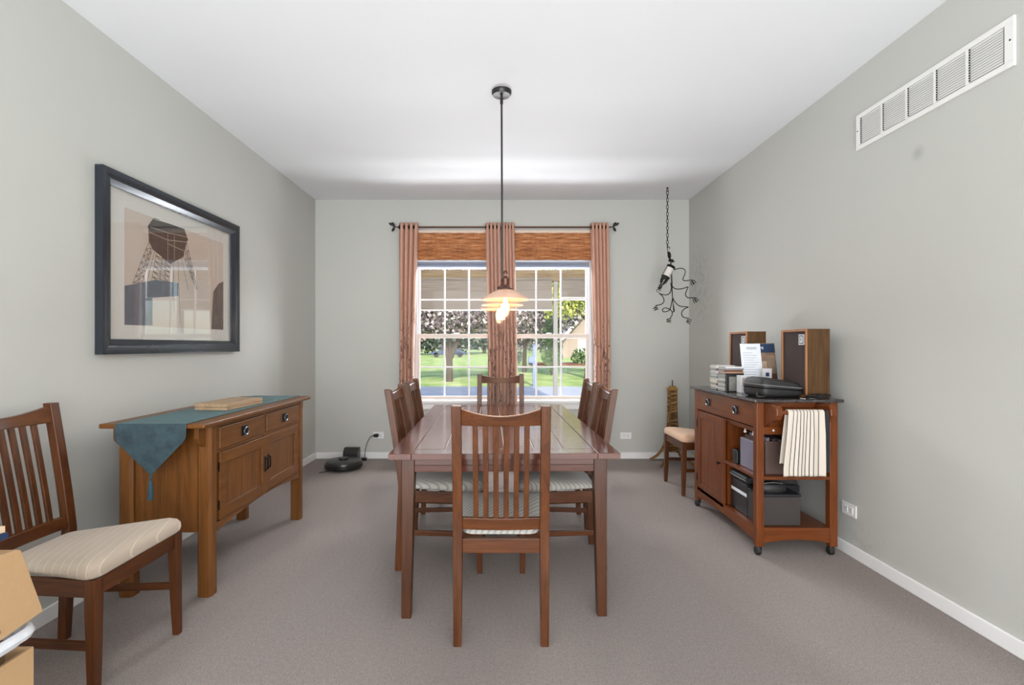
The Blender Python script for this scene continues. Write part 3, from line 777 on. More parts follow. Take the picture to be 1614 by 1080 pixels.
curtain(.01, .135, .015, .165, 4, 'right one of the two blush curtain panels meeting in the middle of the window', 3)
curtain(.925, 1.115, .965, 1.13, 5, 'blush curtain with brown branch print at the far right end of the rod', 4)
def woven_shade(x0, x1, label):
    o = thing('woven_shade', label, 'window shade', ((x0+x1)/2, YB-.03, 2.37))
    build('head_board', MB().box(x0, x1, YB-.045, YB-.001, 2.375, 2.408), plain('shade_head_board', srgb(226, 206, 190), .6), o, bevel=.002)
    # valance and stacked folds of reeds
    bands = [(2.374, 2.262, .060), (2.28, 2.226, .046), (2.24, 2.192, .060), (2.20, 2.158, .046), (2.172, 2.124, .060), (2.14, 2.092, .048)]
    for k, (zt_, zb_, d) in enumerate(bands):
        def fn(u, v):
            z = zt_+(zb_-zt_)*v
            return (x0+.003+(x1-x0-.006)*u, YB-d-.010*math.sin(PI*min(1, v*1.05))-(.002*math.sin(z*520)), z+.0015*math.sin(u*33+k))
        build('valance' if k == 0 else 'fold', MB().grid(fn, 40, 16 if k == 0 else 8), M_woven, o, solid=.004)
    return o
woven_shade(-.872, -.148, 'woven brown reed shade drawn up over the left window')
woven_shade(.10, .962, 'woven brown reed shade drawn up over the right window')
def blind(x0, x1, cord_x, label):
    o = thing('raised_blind', label, 'window blind', ((x0+x1)/2, YB+.01, 2.05))
    build('head_rail', MB().box(x0, x1, YB-.012, YB+.028, 2.075, 2.11), M_slat, o, bevel=.002)
    for k in range(9):
        z = 2.022+k*.0058
        if k == 0: sl = build('slat', MB().loft([[(x, YB-.015, z), (x, YB+.008, z+.0026), (x, YB+.028, z), (x, YB+.008, z+.0045)] for x in (x0+.004, x1-.004)]), M_slat, o)
        else:
            c = sl.copy(); COL.objects.link(c); c.parent = o; c.location = (0, 0, k*.0058)
    build('bottom_rail', MB().box(x0+.003, x1-.003, YB-.014, YB+.028, 2.003, 2.02), M_slat, o, bevel=.003)
    build('cord', MB().tube([(cord_x, YB-.017, 2.08), (cord_x+.004, YB-.019, 1.1)], .0016, 5), M_white, o)
    o.location.y -= .022
blind(-.886, -.05, -.345, 'white slatted blind raised to the top of the left window')
blind(.09, .937, .905, 'white slatted blind raised to the top of the right window')

# ------------------------------------------------------------------ pendant light
PL = thing('pendant_light', 'black-stemmed three-lamp pendant hanging over the dining table', 'pendant light', (.012, 3.02, ZC))
build('canopy', MB().lathe([(.0001, 2.738), (.060, 2.738), (.060, 2.724), (.052, 2.712), (.0001, 2.708)], (.006, 3.02, 0), 36), M_black, PL)
build('stem', MB().tube([(.006, 3.02, 2.71), (.010, 3.02, 1.575)], .006, 10), M_black, PL)
build('stem_coupling', MB().tube([(.006, 3.02, 2.70), (.006, 3.02, 2.66)], .0095, 10), M_black, PL)
d = Vector((-.026, .72, 0)).normalized()
c0 = Vector((.012, 3.02, 1.572))
build('cross_bar', MB().tube([c0-d*.375, c0+d*.375], .009, 10), M_brown, PL)
LP = [(.026, 2.66), (.012, 3.02), (-.012, 3.38)]
for (lx, ly) in LP:
    build('socket', MB().lathe([(.0001, 1.598), (.008, 1.596), (.012, 1.585), (.008, 1.572), (.011, 1.562), (.022, 1.552), (.020, 1.535), (.018, 1.52), (.025, 1.507), (.038, 1.499), (.040, 1.490), (.0001, 1.489)], (lx, ly, 0), 24), M_brown, PL)
    sh = MB()
    pr = [(.036, 1.494), (.06, 1.484), (.085, 1.470), (.112, 1.454), (.1285, 1.442), (.1295, 1.4385), (.127, 1.439), (.110, 1.449), (.083, 1.465), (.058, 1.479), (.034, 1.488)]
    sh.lathe(pr, (lx, ly, 0), 40, caps=False)
    build('lamp_shade', sh, M_shade, PL)
    b = build('bulb', MB().lathe([(.013, 1.475), (.014, 1.465), (.020, 1.450), (.029, 1.425), (.032, 1.405), (.030, 1.38), (.022, 1.358), (.008, 1.345), (.0005, 1.343)], (lx, ly, 0), 24, caps=False), M_bulb, PL)
    build('bulb_cap', MB().lathe([(.0001, 1.489), (.0135, 1.489), (.0135, 1.475), (.0001, 1.474)], (lx, ly, 0), 16), M_glassbulbbase, b)
    pts = []
    for k in range(9):
        a = 2*PI*k/8; r0 = .006; pts += [(lx+r0*math.cos(a), ly+r0*math.sin(a), 1.455), (lx+.014*math.cos(a+.2), ly+.014*math.sin(a+.2), 1.375)]
    build('filament', MB().tube(pts, .0022, 5), M_fil, b)
    light('bulb_glow', 'POINT', (lx, ly, 1.40), (0, 0, -1), 2.2, (1.0, .78, .55), .03)

# ------------------------------------------------------------------ hanging wire bottle holder by the right corner
YH = 4.868
def hz(zx, zy, dy=0): p = at(1010+zx/7.2, 380+zy/7.2, YH); return (p.x, p.y+dy, p.z)
HX = 1.631
BH = thing('hanging_bottle_holder', 'black wrought wire bottle holder hanging from a ceiling chain in the right corner', 'hanging ornament', (HX, YH, ZC))
build('ceiling_hook', MB().lathe([(.012, 2.7385), (.012, 2.733), (.004, 2.730), (.004, 2.722)], (HX, YH, 0), 12).torus((HX, YH, 2.712), .010, .003, Matrix.Rotation(R(90), 3, 'X')), M_blackm, BH)
zc = 2.688; k = 0; lk = None
while zc > 2.145:
    M = Matrix.Rotation(R(90 if k % 2 else 0), 3, 'Z')
    if k < 2:
        pts = [M @ Vector((.0095*math.cos(a), 0, .021*math.sin(a)*(1.0))) for a in [2*PI*i/16 for i in range(17)]]
        q = build('chain_link', MB().tube([(p.x+HX, p.y+YH, p.z+ZC) for p in pts], .003, 5), M_blackm, BH)
        if k == 0: lk0 = q
        else: lk1 = q
    else:
        q = (lk1 if k % 2 else lk0).copy(); COL.objects.link(q); q.parent = BH
    q.location = (0, 0, zc-ZC); zc -= .0345; k += 1
build('hook', MB().tube(smooth_pts([hz(305, 130), hz(303, 100), hz(305, 78), hz(318, 65), hz(328, 78), hz(322, 92)]), .0035, 6), M_blackm, BH)
build('swivel', MB().tube([hz(320, 120), hz(318, 132), hz(322, 150), hz(325, 180), hz(326, 192), hz(335, 215)], [.006, .014, .017, .017, .010, .006], 10), M_blackm, BH)
for (x, y) in ((312, 222), (362, 218), (352, 240), (325, 205), (372, 235)):
    secs = []
    A = Vector(hz(338, 225)); B = Vector(hz(x, y, -.01)); dd = B-A; n_ = Vector((-dd.z, 0, dd.x)).normalized()
    for t in range(6):
        u = t/5; w_ = .013*math.sin(PI*min(.97, u+.03)); p = A+dd*u*1.25
        secs.append([tuple(p-n_*w_), tuple(p+Vector((0, -.003, 0))), tuple(p+n_*w_), tuple(p+Vector((0, .003, 0)))])
    build('leaf', MB().loft(secs), M_blackm, BH)
build('stem', MB().tube([hz(338, 225), hz(342, 270), hz(348, 340), hz(352, 480), hz(357, 600), hz(365, 690), hz(372, 800)], [.004, .006, .005, .007, .005, .004, .003], 8), M_blackm, BH)
wires = [
 [(365, 330, 0), (410, 318, -.02), (455, 315, -.03), (490, 340, -.03), (490, 385, -.02), (470, 430, -.02), (480, 455, -.03), (530, 452, -.04), (565, 450, -.05)],
 [(358, 515, 0), (385, 545, -.02), (440, 548, -.03), (490, 535, -.03), (522, 525, -.03), (505, 570, -.03), (495, 615, -.03), (520, 648, -.04), (590, 650, -.05), (600, 655, -.05)],
 [(360, 640, 0), (390, 700, -.01), (440, 742, -.02), (525, 752, -.03), (480, 775, -.03), (450, 820, -.03), (470, 865, -.03), (530, 880, -.04)],
 [(360, 650, 0), (345, 710, -.01), (320, 775, -.03), (285, 800, -.05), (235, 808, -.06), (228, 780, -.05), (265, 762, -.03), (310, 772, -.02), (340, 800, -.03), (338, 845, -.04), (315, 880, -.04)],
 [(340, 480, 0), (338, 540, -.02), (320, 590, -.03), (280, 615, -.04), (220, 612, -.05), (190, 600, -.05)],
 [(190, 600, -.05), (225, 630, -.05), (245, 680, -.05), (220, 720, -.05), (150, 738, -.05)],
 [(345, 800, -.01), (362, 806, -.01), (376, 790, -.01), (368, 720, 0)]]
for wp in wires: build('wire_arm', MB().tube(smooth_pts([hz(*p) for p in wp]), .0044, 6), M_blackm, BH)
for (x, y, a) in ((570, 480, 60), (598, 680, 60), (522, 915, 20), (298, 905, 0), (150, 770, -30)):
    c = Vector(hz(x, y, -.05)); pts = []
    for i in range(41):
        t = i/40; an = t*1.9*2*PI; rr = .021; p = Vector((rr*math.cos(an)*.95, rr*math.sin(an)*.9, -.018+.036*t))
        p = Matrix.Rotation(R(a), 3, 'Y') @ p; pts.append(tuple(c+p))
    build('candle_coil', MB().tube(pts, .0038, 5), M_blackm, BH)
# the bottle in it
A = Vector(hz(335, 290, -.03)); B = Vector(hz(190, 552, -.05)); ax = (B-A); L = ax.length; axn = ax.normalized()
MR = Vector((0, 0, 1)).rotation_difference(axn).to_matrix()
BT = thing('wine_bottle', 'wine bottle with pale label hanging slanted in the wire holder', 'bottle', tuple(A))
M_bott = plain('dark_bottle_glass', srgb(22, 26, 22), .08); M_lab = plain('bottle_label', srgb(214, 210, 204), .5)
build('body', MB().lathe([(.0001, .01), (.032, 0), (.036, .006), (.036, L*.60), (.030, L*.70), (.014, L*.80), (.013, L*.98), (.0001, L)], tuple(A), 24, M=MR), M_bott, BT)
build('bottle_label', MB().lathe([(.0366, L*.10), (.0368, L*.11), (.0368, L*.45), (.0366, L*.46)], tuple(A), 24, M=MR, caps=False), M_lab, BT)
for t in (.02, .48):
    build('holder_ring', MB().torus(tuple(A+axn*L*t), .041, .003, MR), M_blackm, BH)
build('holder_wire', MB().tube([tuple(A+axn*L*.02+MR @ Vector((.041, 0, 0))), tuple(A+axn*L*.48+MR @ Vector((.041, 0, 0)))], .003, 6).tube([tuple(A+axn*L*.02+MR @ Vector((-.041, 0, 0))), tuple(A+axn*L*.48+MR @ Vector((-.041, 0, 0)))], .003, 6), M_blackm, BH)
pts = []
for i in range(31):
    t = i/30; p = MR @ Vector((.018*math.cos(t*5*PI), .018*math.sin(t*5*PI), L*(.86+.26*t))); pts.append(tuple(A+p))
build('neck_coil', MB().tube(pts, .003, 5), M_blackm, BH)

# ------------------------------------------------------------------ twig tower in the corner
TW = thing('twig_tower', 'woven golden-brown twig tower standing in the back right corner', 'ornament', (1.742, 5.05, 0))
M_tw = [plain('twig_%d' % k, c, .8, var=.2, nscale=60) for k, c in enumerate((srgb(118, 84, 44), srgb(156, 116, 62), srgb(86, 62, 36)))]
def hwid(z):
    return .032+.145*math.exp(-z/.12)
rnd = random.Random(5)
for sx in (-1, 1):
    for sy in (-1, 1):
        for j in range(2):
            pts = [(1.742+sx*(hwid(z)-.006*j*1.5), 5.05+sy*(hwid(z)-.012*j), z) for z in [.0+.76*k/14 for k in range(15)]]
            build('corner_twig', MB().tube(pts, [.009-.003*k/14 for k in range(15)], 6), M_tw[j], TW)
for k in range(60):
    z = .10+.66*(k/60); h = hwid(z)+.001; zz = rnd.uniform(-.008, .008); r = .0045+.002*rnd.random()
    if z < .14: continue
    s = k % 4; m = M_tw[rnd.randrange(3)]
    c = [(-h, -h), (h, -h), (h, h), (-h, h)]; a, b = c[s], c[(s+1) % 4]
    build('twig', MB().tube([(1.742+a[0]*1.05, 5.05+a[1]*1.05, z-zz), (1.742+b[0]*1.05, 5.05+b[1]*1.05, z+zz)], r, 5), m, TW)
    a, b = c[(s+2) % 4], c[(s+3) % 4]
    build('twig', MB().tube([(1.742+a[0]*1.05, 5.05+a[1]*1.05, z-zz), (1.742+b[0]*1.05, 5.05+b[1]*1.05, z+zz)], r, 5), m, TW)
pk = MB()
for k in range(26):
    sx, sy = rnd.uniform(-1, 1), rnd.uniform(-1, 1)
    pk.tube([(1.742+sx*hwid(z)*.8, 5.05+sy*hwid(z)*.8, z) for z in (.12, .25, .45, .75)], .005, 5)
o = build('twig_bundle', pk, M_tw[0], TW); o['kind'] = 'stuff'
build('platform', MB().box(1.742-.044, 1.742+.044, 5.05-.044, 5.05+.044, .745, .765).box(1.742-.03, 1.742+.03, 5.02, 5.08, .765, .785), M_tw[1], TW, bevel=.004)
build('mast', MB().tube([(1.742, 5.05, .78), (1.742, 5.05, .845)], .006, 6), M_tw[2], TW)
pts = []
for k in range(160):
    t = k/159; z = .2+.53*t; h = hwid(z)*1.22+.004; a = t*6*2*PI; pts.append((1.742+h*1.1*math.cos(a), 5.05+h*1.1*math.sin(a), z))
build('wound_string', MB().tube(pts, .0022, 5), plain('pale_string', srgb(206, 190, 150), .7), TW)

# ------------------------------------------------------------------ rolling kitchen cart
KC = thing('rolling_cart', 'reddish-brown wooden rolling cart with dark stone top by the right wall', 'kitchen cart', (1.69, 3.28, 0))
X0, X1, Y0, Y1 = 1.456, 1.917, 2.83, 3.74; ZT = .892
build('stone_top', MB().box(1.43, 1.932, 2.798, 3.758, .874, ZT), M_stone, KC, bevel=.004)
for (x, y) in ((X0, Y0), (X1-.045, Y0), (X0, Y1-.042), (X1-.045, Y1-.042)):
    build('corner_post', MB().box(x, x+.042 if x == X0 else x+.045, y, y+.042, .05, .873), CART['z'], KC, bevel=.003)
    cx, cy = x+.021, y+.021
    c = build('caster', MB().lathe([(.001, -.013), (.020, -.013), (.0235, -.009), (.0235, .009), (.020, .013), (.001, .013)], (cx-.008, cy-.004, .0235), 20, 'x'), M_caster, KC)
    build('caster_hood', MB().lathe([(.022, .030), (.021, .04), (.015, .049), (.0001, .0495)], (cx-.004, cy, 0), 16), M_black, c)
build('back_panel', MB().box(X1-.03, X1-.02, Y0+.44, Y1-.042, .13, .873), CART['z'], KC)
build('side_panel', MB().box(X0+.042, X1-.045, Y1-.03, Y1-.015, .13, .873), CART['z'], KC)
build('divider', MB().box(X0+.03, X1-.03, 3.262, 3.278, .155, .72), CART['z'], KC)
build('upper_side_panel', MB().box(X0+.042, X1-.045, Y0+.018, Y0+.028, .73, .873), CART['x'], KC)
build('side_rail', MB().box(X0+.042, X1-.045, Y0+.004, Y0+.028, .688, .732), CART['x'], KC, bevel=.002)
build('side_top_rail', MB().box(X0+.042, X1-.045, Y0+.006, Y0+.02, .845, .873), CART['x'], KC, bevel=.002)
build('screw_cap', MB().lathe([(.0001, 0), (.006, 0), (.004, -.004), (.0001, -.005)], (1.553, Y0+.004, .712), 12, 'y'), M_paper, KC)
build('drawer_floor', MB().box(X0+.02, X1-.03, Y0+.03, Y1-.03, .708, .718), CART['y'], KC)
build('back_top_rail', MB().box(X1-.03, X1-.015, Y0+.045, Y0+.44, .70, .873), CART['y'], KC)
dr = build('drawer', MB().box(X0+.003, X0+.024, Y0+.045, Y1-.045, .728, .868), CART['y'], KC, bevel=.003)
drawer_pull(dr, 3.49, .802, X0+.003, -1); drawer_pull(dr, 3.085, .80, X0+.003, -1)
# door with beaded planks
dx = X0+.004
fr = MB().box(dx, dx+.02, 3.655, 3.695, .13, .715).box(dx, dx+.02, 3.268, 3.318, .13, .715).box(dx, dx+.02, 3.318, 3.655, .665, .715).box(dx, dx+.02, 3.318, 3.655, .13, .185)
dd = build('door', fr, CART['z'], KC, bevel=.002)
for k in range(5):
    y0 = 3.318+k*.0674
    build('plank', MB().box(dx+.007, dx+.013, y0+.0012, y0+.0662, .185, .665), CART['z'], dd, bevel=.0015)
build('knob', MB().lathe([(.004, 0), (.005, -.010), (.011, -.018), (.010, -.024), (.0001, -.026)], (dx, 3.31, .415), 16, 'x'), M_blackm, dd)
for z in (.20, .60): build('hinge', MB().tube([(dx-.002, 3.697, z), (dx-.002, 3.697, z+.05)], .004, 6), M_blackm, dd)
build('middle_shelf', MB().box(X0+.004, X1-.02, Y0+.006, 3.262, .430, .448), CART['y'], KC, bevel=.002)
build('bottom_shelf', MB().box(X0+.02, X1-.02, Y0+.02, Y1-.02, .136, .152), CART['y'], KC, bevel=.002)
build('front_rail', MB().prism([(Y0+.042, .153), (Y0+.042, .075)]+[(Y0+.042+.826*k/14, .075+.018*math.sin(PI*k/14)) for k in range(15)]+[(Y1-.042, .153)], 'x', X0+.004, X0+.024), CART['y'], KC)
build('end_rail', MB().prism([(X0+.042, .157), (X0+.042, .072)]+[(X0+.042+.374*k/14, .072+.018*math.sin(PI*k/14)) for k in range(15)]+[(X1-.045, .157)], 'y', Y0+.004, Y0+.022), CART['x'], KC)
build('glass_rack', MB().box(X0+.03, X0+.045, Y0+.05, 3.25, .690, .706).box(X0+.10, X0+.115, Y0+.05, 3.25, .690, .706), CART['y'], KC, bevel=.001)
for y in (3.04, 2.94): build('rack_peg', MB().lathe([(.005, .69), (.004, .678), (.009, .672), (.007, .665), (.0001, .664)], (X0+.037, y, 0), 12), M_paper, KC)
# towel bar
BY, BZ = 2.725, .828
for x0, x1 in ((1.497, 1.53), (1.79, 1.823)):
    pr = [(Y0, .87), (2.715, .868), (2.700, .852), (2.698, .815), (2.712, .79), (2.775, .765), (Y0, .735)]
    build('bar_bracket', MB().prism(pr, 'x', x0, x1), CART['z'], KC, bevel=.004)
build('towel_bar', MB().tube([(1.53, BY, BZ), (1.79, BY, BZ)], .011, 14), CART['x'], KC)
def towel_mesh(x0, x1, zfront, zback, r, flare, seed, amp=.004):
    def fn(u, v):
        Lf, Lb, arc = BZ-zfront, BZ-zback, PI*r; tot = Lf+Lb+arc; s = v*tot
        if s < Lf:
            h = Lf-s; y = BY-r; z = BZ-h
        elif s < Lf+arc:
            a = (s-Lf)/r; h = 0; y = BY-r*math.cos(a); z = BZ+r*math.sin(a)
        else:
            h = s-Lf-arc; y = BY+r; z = BZ-h
        sgn = -1 if y < BY else 1
        x = x0+(x1-x0)*u; x = x+flare*(u-.9)*min(1, h/.3)
        y += sgn*(amp*(1+math.sin(u*19+seed))*min(1, h/.12))*(1 if sgn < 0 else .3)
        return (x, y, z)
    return fn
o = build('kitchen_towel', MB().grid(towel_mesh(1.566, 1.762, .485, .545, .0165, .035, 1), 48, 60, uv=True), M_towel, None, loc=(1.66, BY, BZ))
tag(o, 'cream towel with thin black stripes hanging over the cart towel bar', 'towel')
md = o.modifiers.new('thick', 'SOLIDIFY'); md.thickness = .003; md.offset = 0
o = build('kitchen_towel', MB().grid(towel_mesh(1.768, 1.787, .505, .54, .0165, .008, 2, .002), 6, 60), plain('dark_towel', srgb(40, 40, 42), .9), None, solid=.003, loc=(1.775, BY, BZ))
tag(o, 'narrow strip of dark towel hanging beside the striped one on the cart bar', 'towel')
o['name_note'] = ''; del o['name_note']

# ------------------------------------------------------------------ things on the cart
M_grille = plain('speaker_cloth', srgb(66, 54, 52), .9, var=.1, nscale=300, bmp=.2)
M_spf = wood('speaker_edge_wood', srgb(150, 96, 60), srgb(190, 134, 92), 'z', .45)
def speaker(x0, x1, y0, y1, label):
    z0, z1 = ZT+.001, 1.293
    s = thing('loudspeaker', label, 'speaker', ((x0+x1)/2, (y0+y1)/2, z0), None)
    t = .013
    cab = MB().box(x0+.006, x1, y0, y0+t, z0, z1).box(x0+.006, x1, y1-t, y1, z0, z1).box(x0+.006, x1, y0+t, y1-t, z1-t, z1).box(x0+.006, x1, y0+t, y1-t, z0, z0+t).box(x1-.012, x1-.001, y0+t, y1-t, z0+t, z1-t)
    build('cabinet', cab, SPK, s)
    edge = MB().box(x0, x0+.006, y0, y0+t, z0, z1).box(x0, x0+.006, y1-t, y1, z0, z1).box(x0, x0+.006, y0+t, y1-t, z1-t, z1).box(x0, x0+.006, y0+t, y1-t, z0, z0+t)
    build('front_frame', edge, M_spf, s)
    build('grille', MB().box(x0+.011, x0+.02, y0+t, y1-t, z0+t, z1-t), M_grille, s)
    ly, lz = y0+.062, z1-.062; gx = x0+.011
    bd = build('badge', MB().box(gx-.003, gx, ly-.027, ly+.027, lz-.031, lz+.031), M_paper, s, label='square white maker badge')
    build('badge_ring', MB().box(gx-.0036, gx-.003, ly-.021, ly+.021, lz-.025, lz+.025), M_black, bd)
    build('badge_field', MB().box(gx-.0041, gx-.0036, ly-.015, ly+.015, lz-.019, lz+.019), M_paper, bd)
    M = Matrix(((0, 0, -1, gx-.0045), (-1, 0, 0, ly), (0, 1, 0, lz), (0, 0, 0, 1)))
    build('badge_letters', text_mesh('E', .034, M), M_black, bd, smooth=False)
speaker(1.78, 1.917, 2.90, 3.16, 'walnut loudspeaker with dark grille at the near end of the cart top')
speaker(1.688, 1.822, 3.42, 3.675, 'walnut loudspeaker with dark grille at the far end of the cart top')
# standing sheet and magazine
def leaning(name, x0, x1, y, z0, z1, th, mat, parent=None, lean=.06):
    mb = MB().loft([[(x0, y, z0), (x1, y, z0), (x1, y+th, z0), (x0, y+th, z0)], [(x0, y+lean, z1), (x1, y+lean, z1), (x1, y+lean+th, z1), (x0, y+lean+th, z1)]])
    return mb
MG = build('magazine', leaning('magazine', 1.735, 1.862, 3.33, ZT+.001, 1.212, .006, None), plain('magazine_cover', srgb(132, 108, 92), .35, var=.35, nscale=24), None, loc=(1.79, 3.33, ZT))
tag(MG, 'brown illustrated magazine with navy header standing between the speakers', 'magazine')
def on_lean(u0, u1, v0, v1, x0, x1, y, z0, z1, off, lean=.06):
    P = lambda u, v, o_: (x0+(x1-x0)*u, y+lean*v-o_, z0+(z1-z0)*v)
    return MB().loft([[P(u0, v0, off+.0006), P(u1, v0, off+.0006), P(u1, v0, off), P(u0, v0, off)], [P(u0, v1, off+.0006), P(u1, v1, off+.0006), P(u1, v1, off), P(u0, v1, off)]])
Lm = (1.735, 1.862, 3.33, ZT+.001, 1.212)
hd = build('header_band', on_lean(0, 1, .80, .985, *Lm, 0), M_blue, MG)
ang = math.atan2(.06, .319)
Mt = Matrix.Translation((1.764, 3.3815-.0018, 1.178)) @ Matrix.Rotation(R(90)-ang, 4, 'X')
build('lettering', text_mesh('SMI', .027, Mt), M_paper, MG, smooth=False)
build('picture_patch', on_lean(.08, .5, .3, .62, *Lm, 0), plain('mag_patch', srgb(172, 150, 128), .4, var=.3, nscale=30), MG)
build('picture_patch', on_lean(.55, .95, .42, .74, *Lm, 0), plain('mag_patch2', srgb(150, 128, 110), .4, var=.3, nscale=30), MG)
build('picture_patch', on_lean(.5, .97, .1, .36, *Lm, 0), plain('mag_patch3', srgb(92, 56, 48), .4, var=.3, nscale=30), MG)
DS = build('document', leaning('doc', 1.60, 1.734, 3.27, ZT+.001, 1.208, .003, None), M_paper, None, loc=(1.67, 3.27, ZT))
tag(DS, 'white printed sheet standing upright before the far speaker', 'document')
Ld = (1.60, 1.734, 3.27, ZT+.001, 1.208)
M_ink = plain('pale_ink', srgb(178, 186, 196), .7)
ink = MB()
for k in range(11):
    v = .80-.05*k; q = on_lean(.1, .1+.8*(.6+.4*((k*37) % 10)/10), v, v+.012, *Ld, 0); ink.add(q.v, q.f)
build('print_lines', ink, M_ink, DS)
build('header_ink', on_lean(.3, .8, .88, .93, *Ld, 0), M_ink, DS)
CD_ = build('small_card', MB().loft([[(1.70, 3.235, z), (1.762, 3.235, z), (1.762, 3.237, z), (1.70, 3.237, z)] for z in (ZT+.001, 1.047)]), plain('card_white', srgb(206, 202, 206), .5), None, loc=(1.73, 3.236, ZT))
tag(CD_, 'small pale card standing in front of the magazine on the cart', 'card')
build('card_photo', MB().box(1.722, 1.745, 3.2342, 3.2349, .995, 1.02), M_blue, CD_)
# disc cases
M_cases = [plain('case_%s' % n_, c, .3) for n_, c in (('white', srgb(216, 216, 214)), ('cream', srgb(206, 190, 168)), ('black', srgb(34, 33, 36)), ('grey', srgb(140, 142, 146)), ('tan', srgb(176, 140, 110)), ('brown', srgb(112, 70, 54)))]
names_ = ['white', 'cream', 'black', 'grey', 'tan', 'brown']
rnd = random.Random(11)
ORD = ['first', 'second', 'third', 'fourth', 'fifth', 'sixth', 'seventh', 'eighth', 'ninth', 'tenth', 'eleventh', 'twelfth', 'thirteenth', 'fourteenth', 'fifteenth']
def pile(x0, y0, wx, wy, z0, seq, where, h=.0112):
    first = None
    for k, ci in enumerate(seq):
        z = z0+k*h; jx, jy = rnd.uniform(-.004, .004), rnd.uniform(-.003, .003)
        r = thing('disc_case', '%s disc case, %s from the bottom of the %s' % (names_[ci], ORD[k], where), 'disc case', (x0+jx, y0+jy, z), 'disc cases stacked on the cart top')
        build('case', MB().box(x0+jx, x0+wx+jx, y0+jy, y0+wy+jy, z+.0003, z+h-.0006), M_cases[ci], r, bevel=.0008, seg=1)
        build('spine_label', MB().box(x0+jx-.0004, x0+jx, y0+jy+.006, y0+wy+jy-.006, z+.0036, z+h-.0042), M_cases[0 if ci in (2, 5) else 3 if ci == 0 else 0], r)
    return z0+len(seq)*h
pile(1.476, 3.40, .125, .105, ZT+.0005, [2, 0, 1, 2, 1, 1, 0, 2, 0, 3, 0, 0, 2, 0, 0], 'farthest pile of discs')
zt2 = pile(1.476, 3.275, .125, .115, ZT+.0005, [2, 0, 2, 0, 3, 2, 0, 0], 'nearest pile of discs')
DB = build('boxed_set', MB().box(1.470, 1.598, 3.272, 3.392, zt2+.001, zt2+.018), M_cases[3], None, bevel=.001, loc=(1.53, 3.33, zt2))
tag(DB, 'grey box lying across the nearest pile of discs on the cart', 'box')
pile(1.478, 3.28, .122, .11, zt2+.0185, [2, 4, 5, 3, 0], 'pile atop the grey box')
BK = thing('boxed_set', 'dark boxed disc set with grey face leaning against the nearest disc pile', 'box', (1.53, 3.26, ZT))
build('cover', MB().box(1.474, 1.566, 3.252, 3.270, ZT+.001, ZT+.112), M_cases[2], BK, bevel=.001)
build('cover_label', MB().box(1.492, 1.560, 3.2508, 3.2519, ZT+.008, ZT+.10), plain('label_grey', srgb(120, 118, 112), .5, var=.15), BK)
WS = thing('gift_box', 'white cardboard box with printed frame on the cart beside the disc piles', 'box', (1.65, 3.2, ZT))
build('carton', MB().box(1.53, 1.632, 3.17, 3.23, ZT+.001, ZT+.112), M_paper, WS, bevel=.002)
build('print_frame', MB().box(1.54, 1.60, 3.1692, 3.1699, ZT+.055, ZT+.098), M_cases[4], WS); build('print_inner', MB().box(1.546, 1.594, 3.1684, 3.1691, ZT+.061, ZT+.092), M_paper, WS)
# zipped case
ZB = thing('zipped_case', 'soft black zipped case lying on the cart top in front of the near speaker', 'bag', (1.63, 3.0, ZT))
M_bag = plain('black_nylon', srgb(38, 37, 38), .55, var=.2, nscale=40, bmp=.2)
def bagring(ins, z):
    pts = []; hx, hy, r = .135, .105, .05
    for k in range(40):
        a = 2*PI*k/40; c, s_ = math.cos(a), math.sin(a); e = .32
        x = math.copysign(abs(c)**e, c)*(hx-ins); y = math.copysign(abs(s_)**e, s_)*(hy-ins)
        y2 = y; zz = z*(1.04-.20*x/.13)
        pts.append((1.635+x*.985-.17*y, 3.00+y*.985+.17*x, ZT+.001+zz))
    return pts
build('case_body', MB().loft([bagring(.02, 0), bagring(.006, .008), bagring(0, .02), bagring(.001, .042), bagring(.006, .045), bagring(.001, .048), bagring(.002, .072), bagring(.014, .090), bagring(.04, .098), bagring(.09, .101)]), M_bag, ZB)
build('zipper', MB().tube(bagring(-.002, .045)+bagring(-.002, .045)[:1], .003, 5), M_blackm, ZB)
build('zipper', MB().tube(bagring(-.002, .060)+bagring(-.002, .060)[:1], .0022, 5), M_cases[3], ZB)
build('handle_loop', MB().tube(smooth_pts([(1.52, 2.93, .917), (1.498, 2.905, .914), (1.49, 2.885, .901), (1.512, 2.878, .900), (1.535, 2.89, .903), (1.54, 2.905, .915)]), .006, 8), M_bag, ZB)
# coiled charger cable
pts = []
for k in range(90):
    t = k/89; a = t*5*2*PI; r = .035+.022*math.sin(t*17); pts.append((1.82+r*math.cos(a)*1.3, 2.852+r*math.sin(a)*.6, ZT+.006+.014*t+.004*math.sin(t*40)))
o = build('coiled_cable', MB().tube(smooth_pts(pts, 2), .0032, 6), M_black, None, loc=(1.82, 2.85, ZT)); tag(o, 'thin dark cable coiled on the near right corner of the cart top', 'cable')
o = build('paper_tag', MB().box(1.713, 1.721, 2.81, 2.85, ZT+.001, ZT+.004), M_paper, None, bevel=.001, loc=(1.717, 2.83, ZT)); tag(o, 'tiny white tag lying on the near edge of the cart top', 'tag')

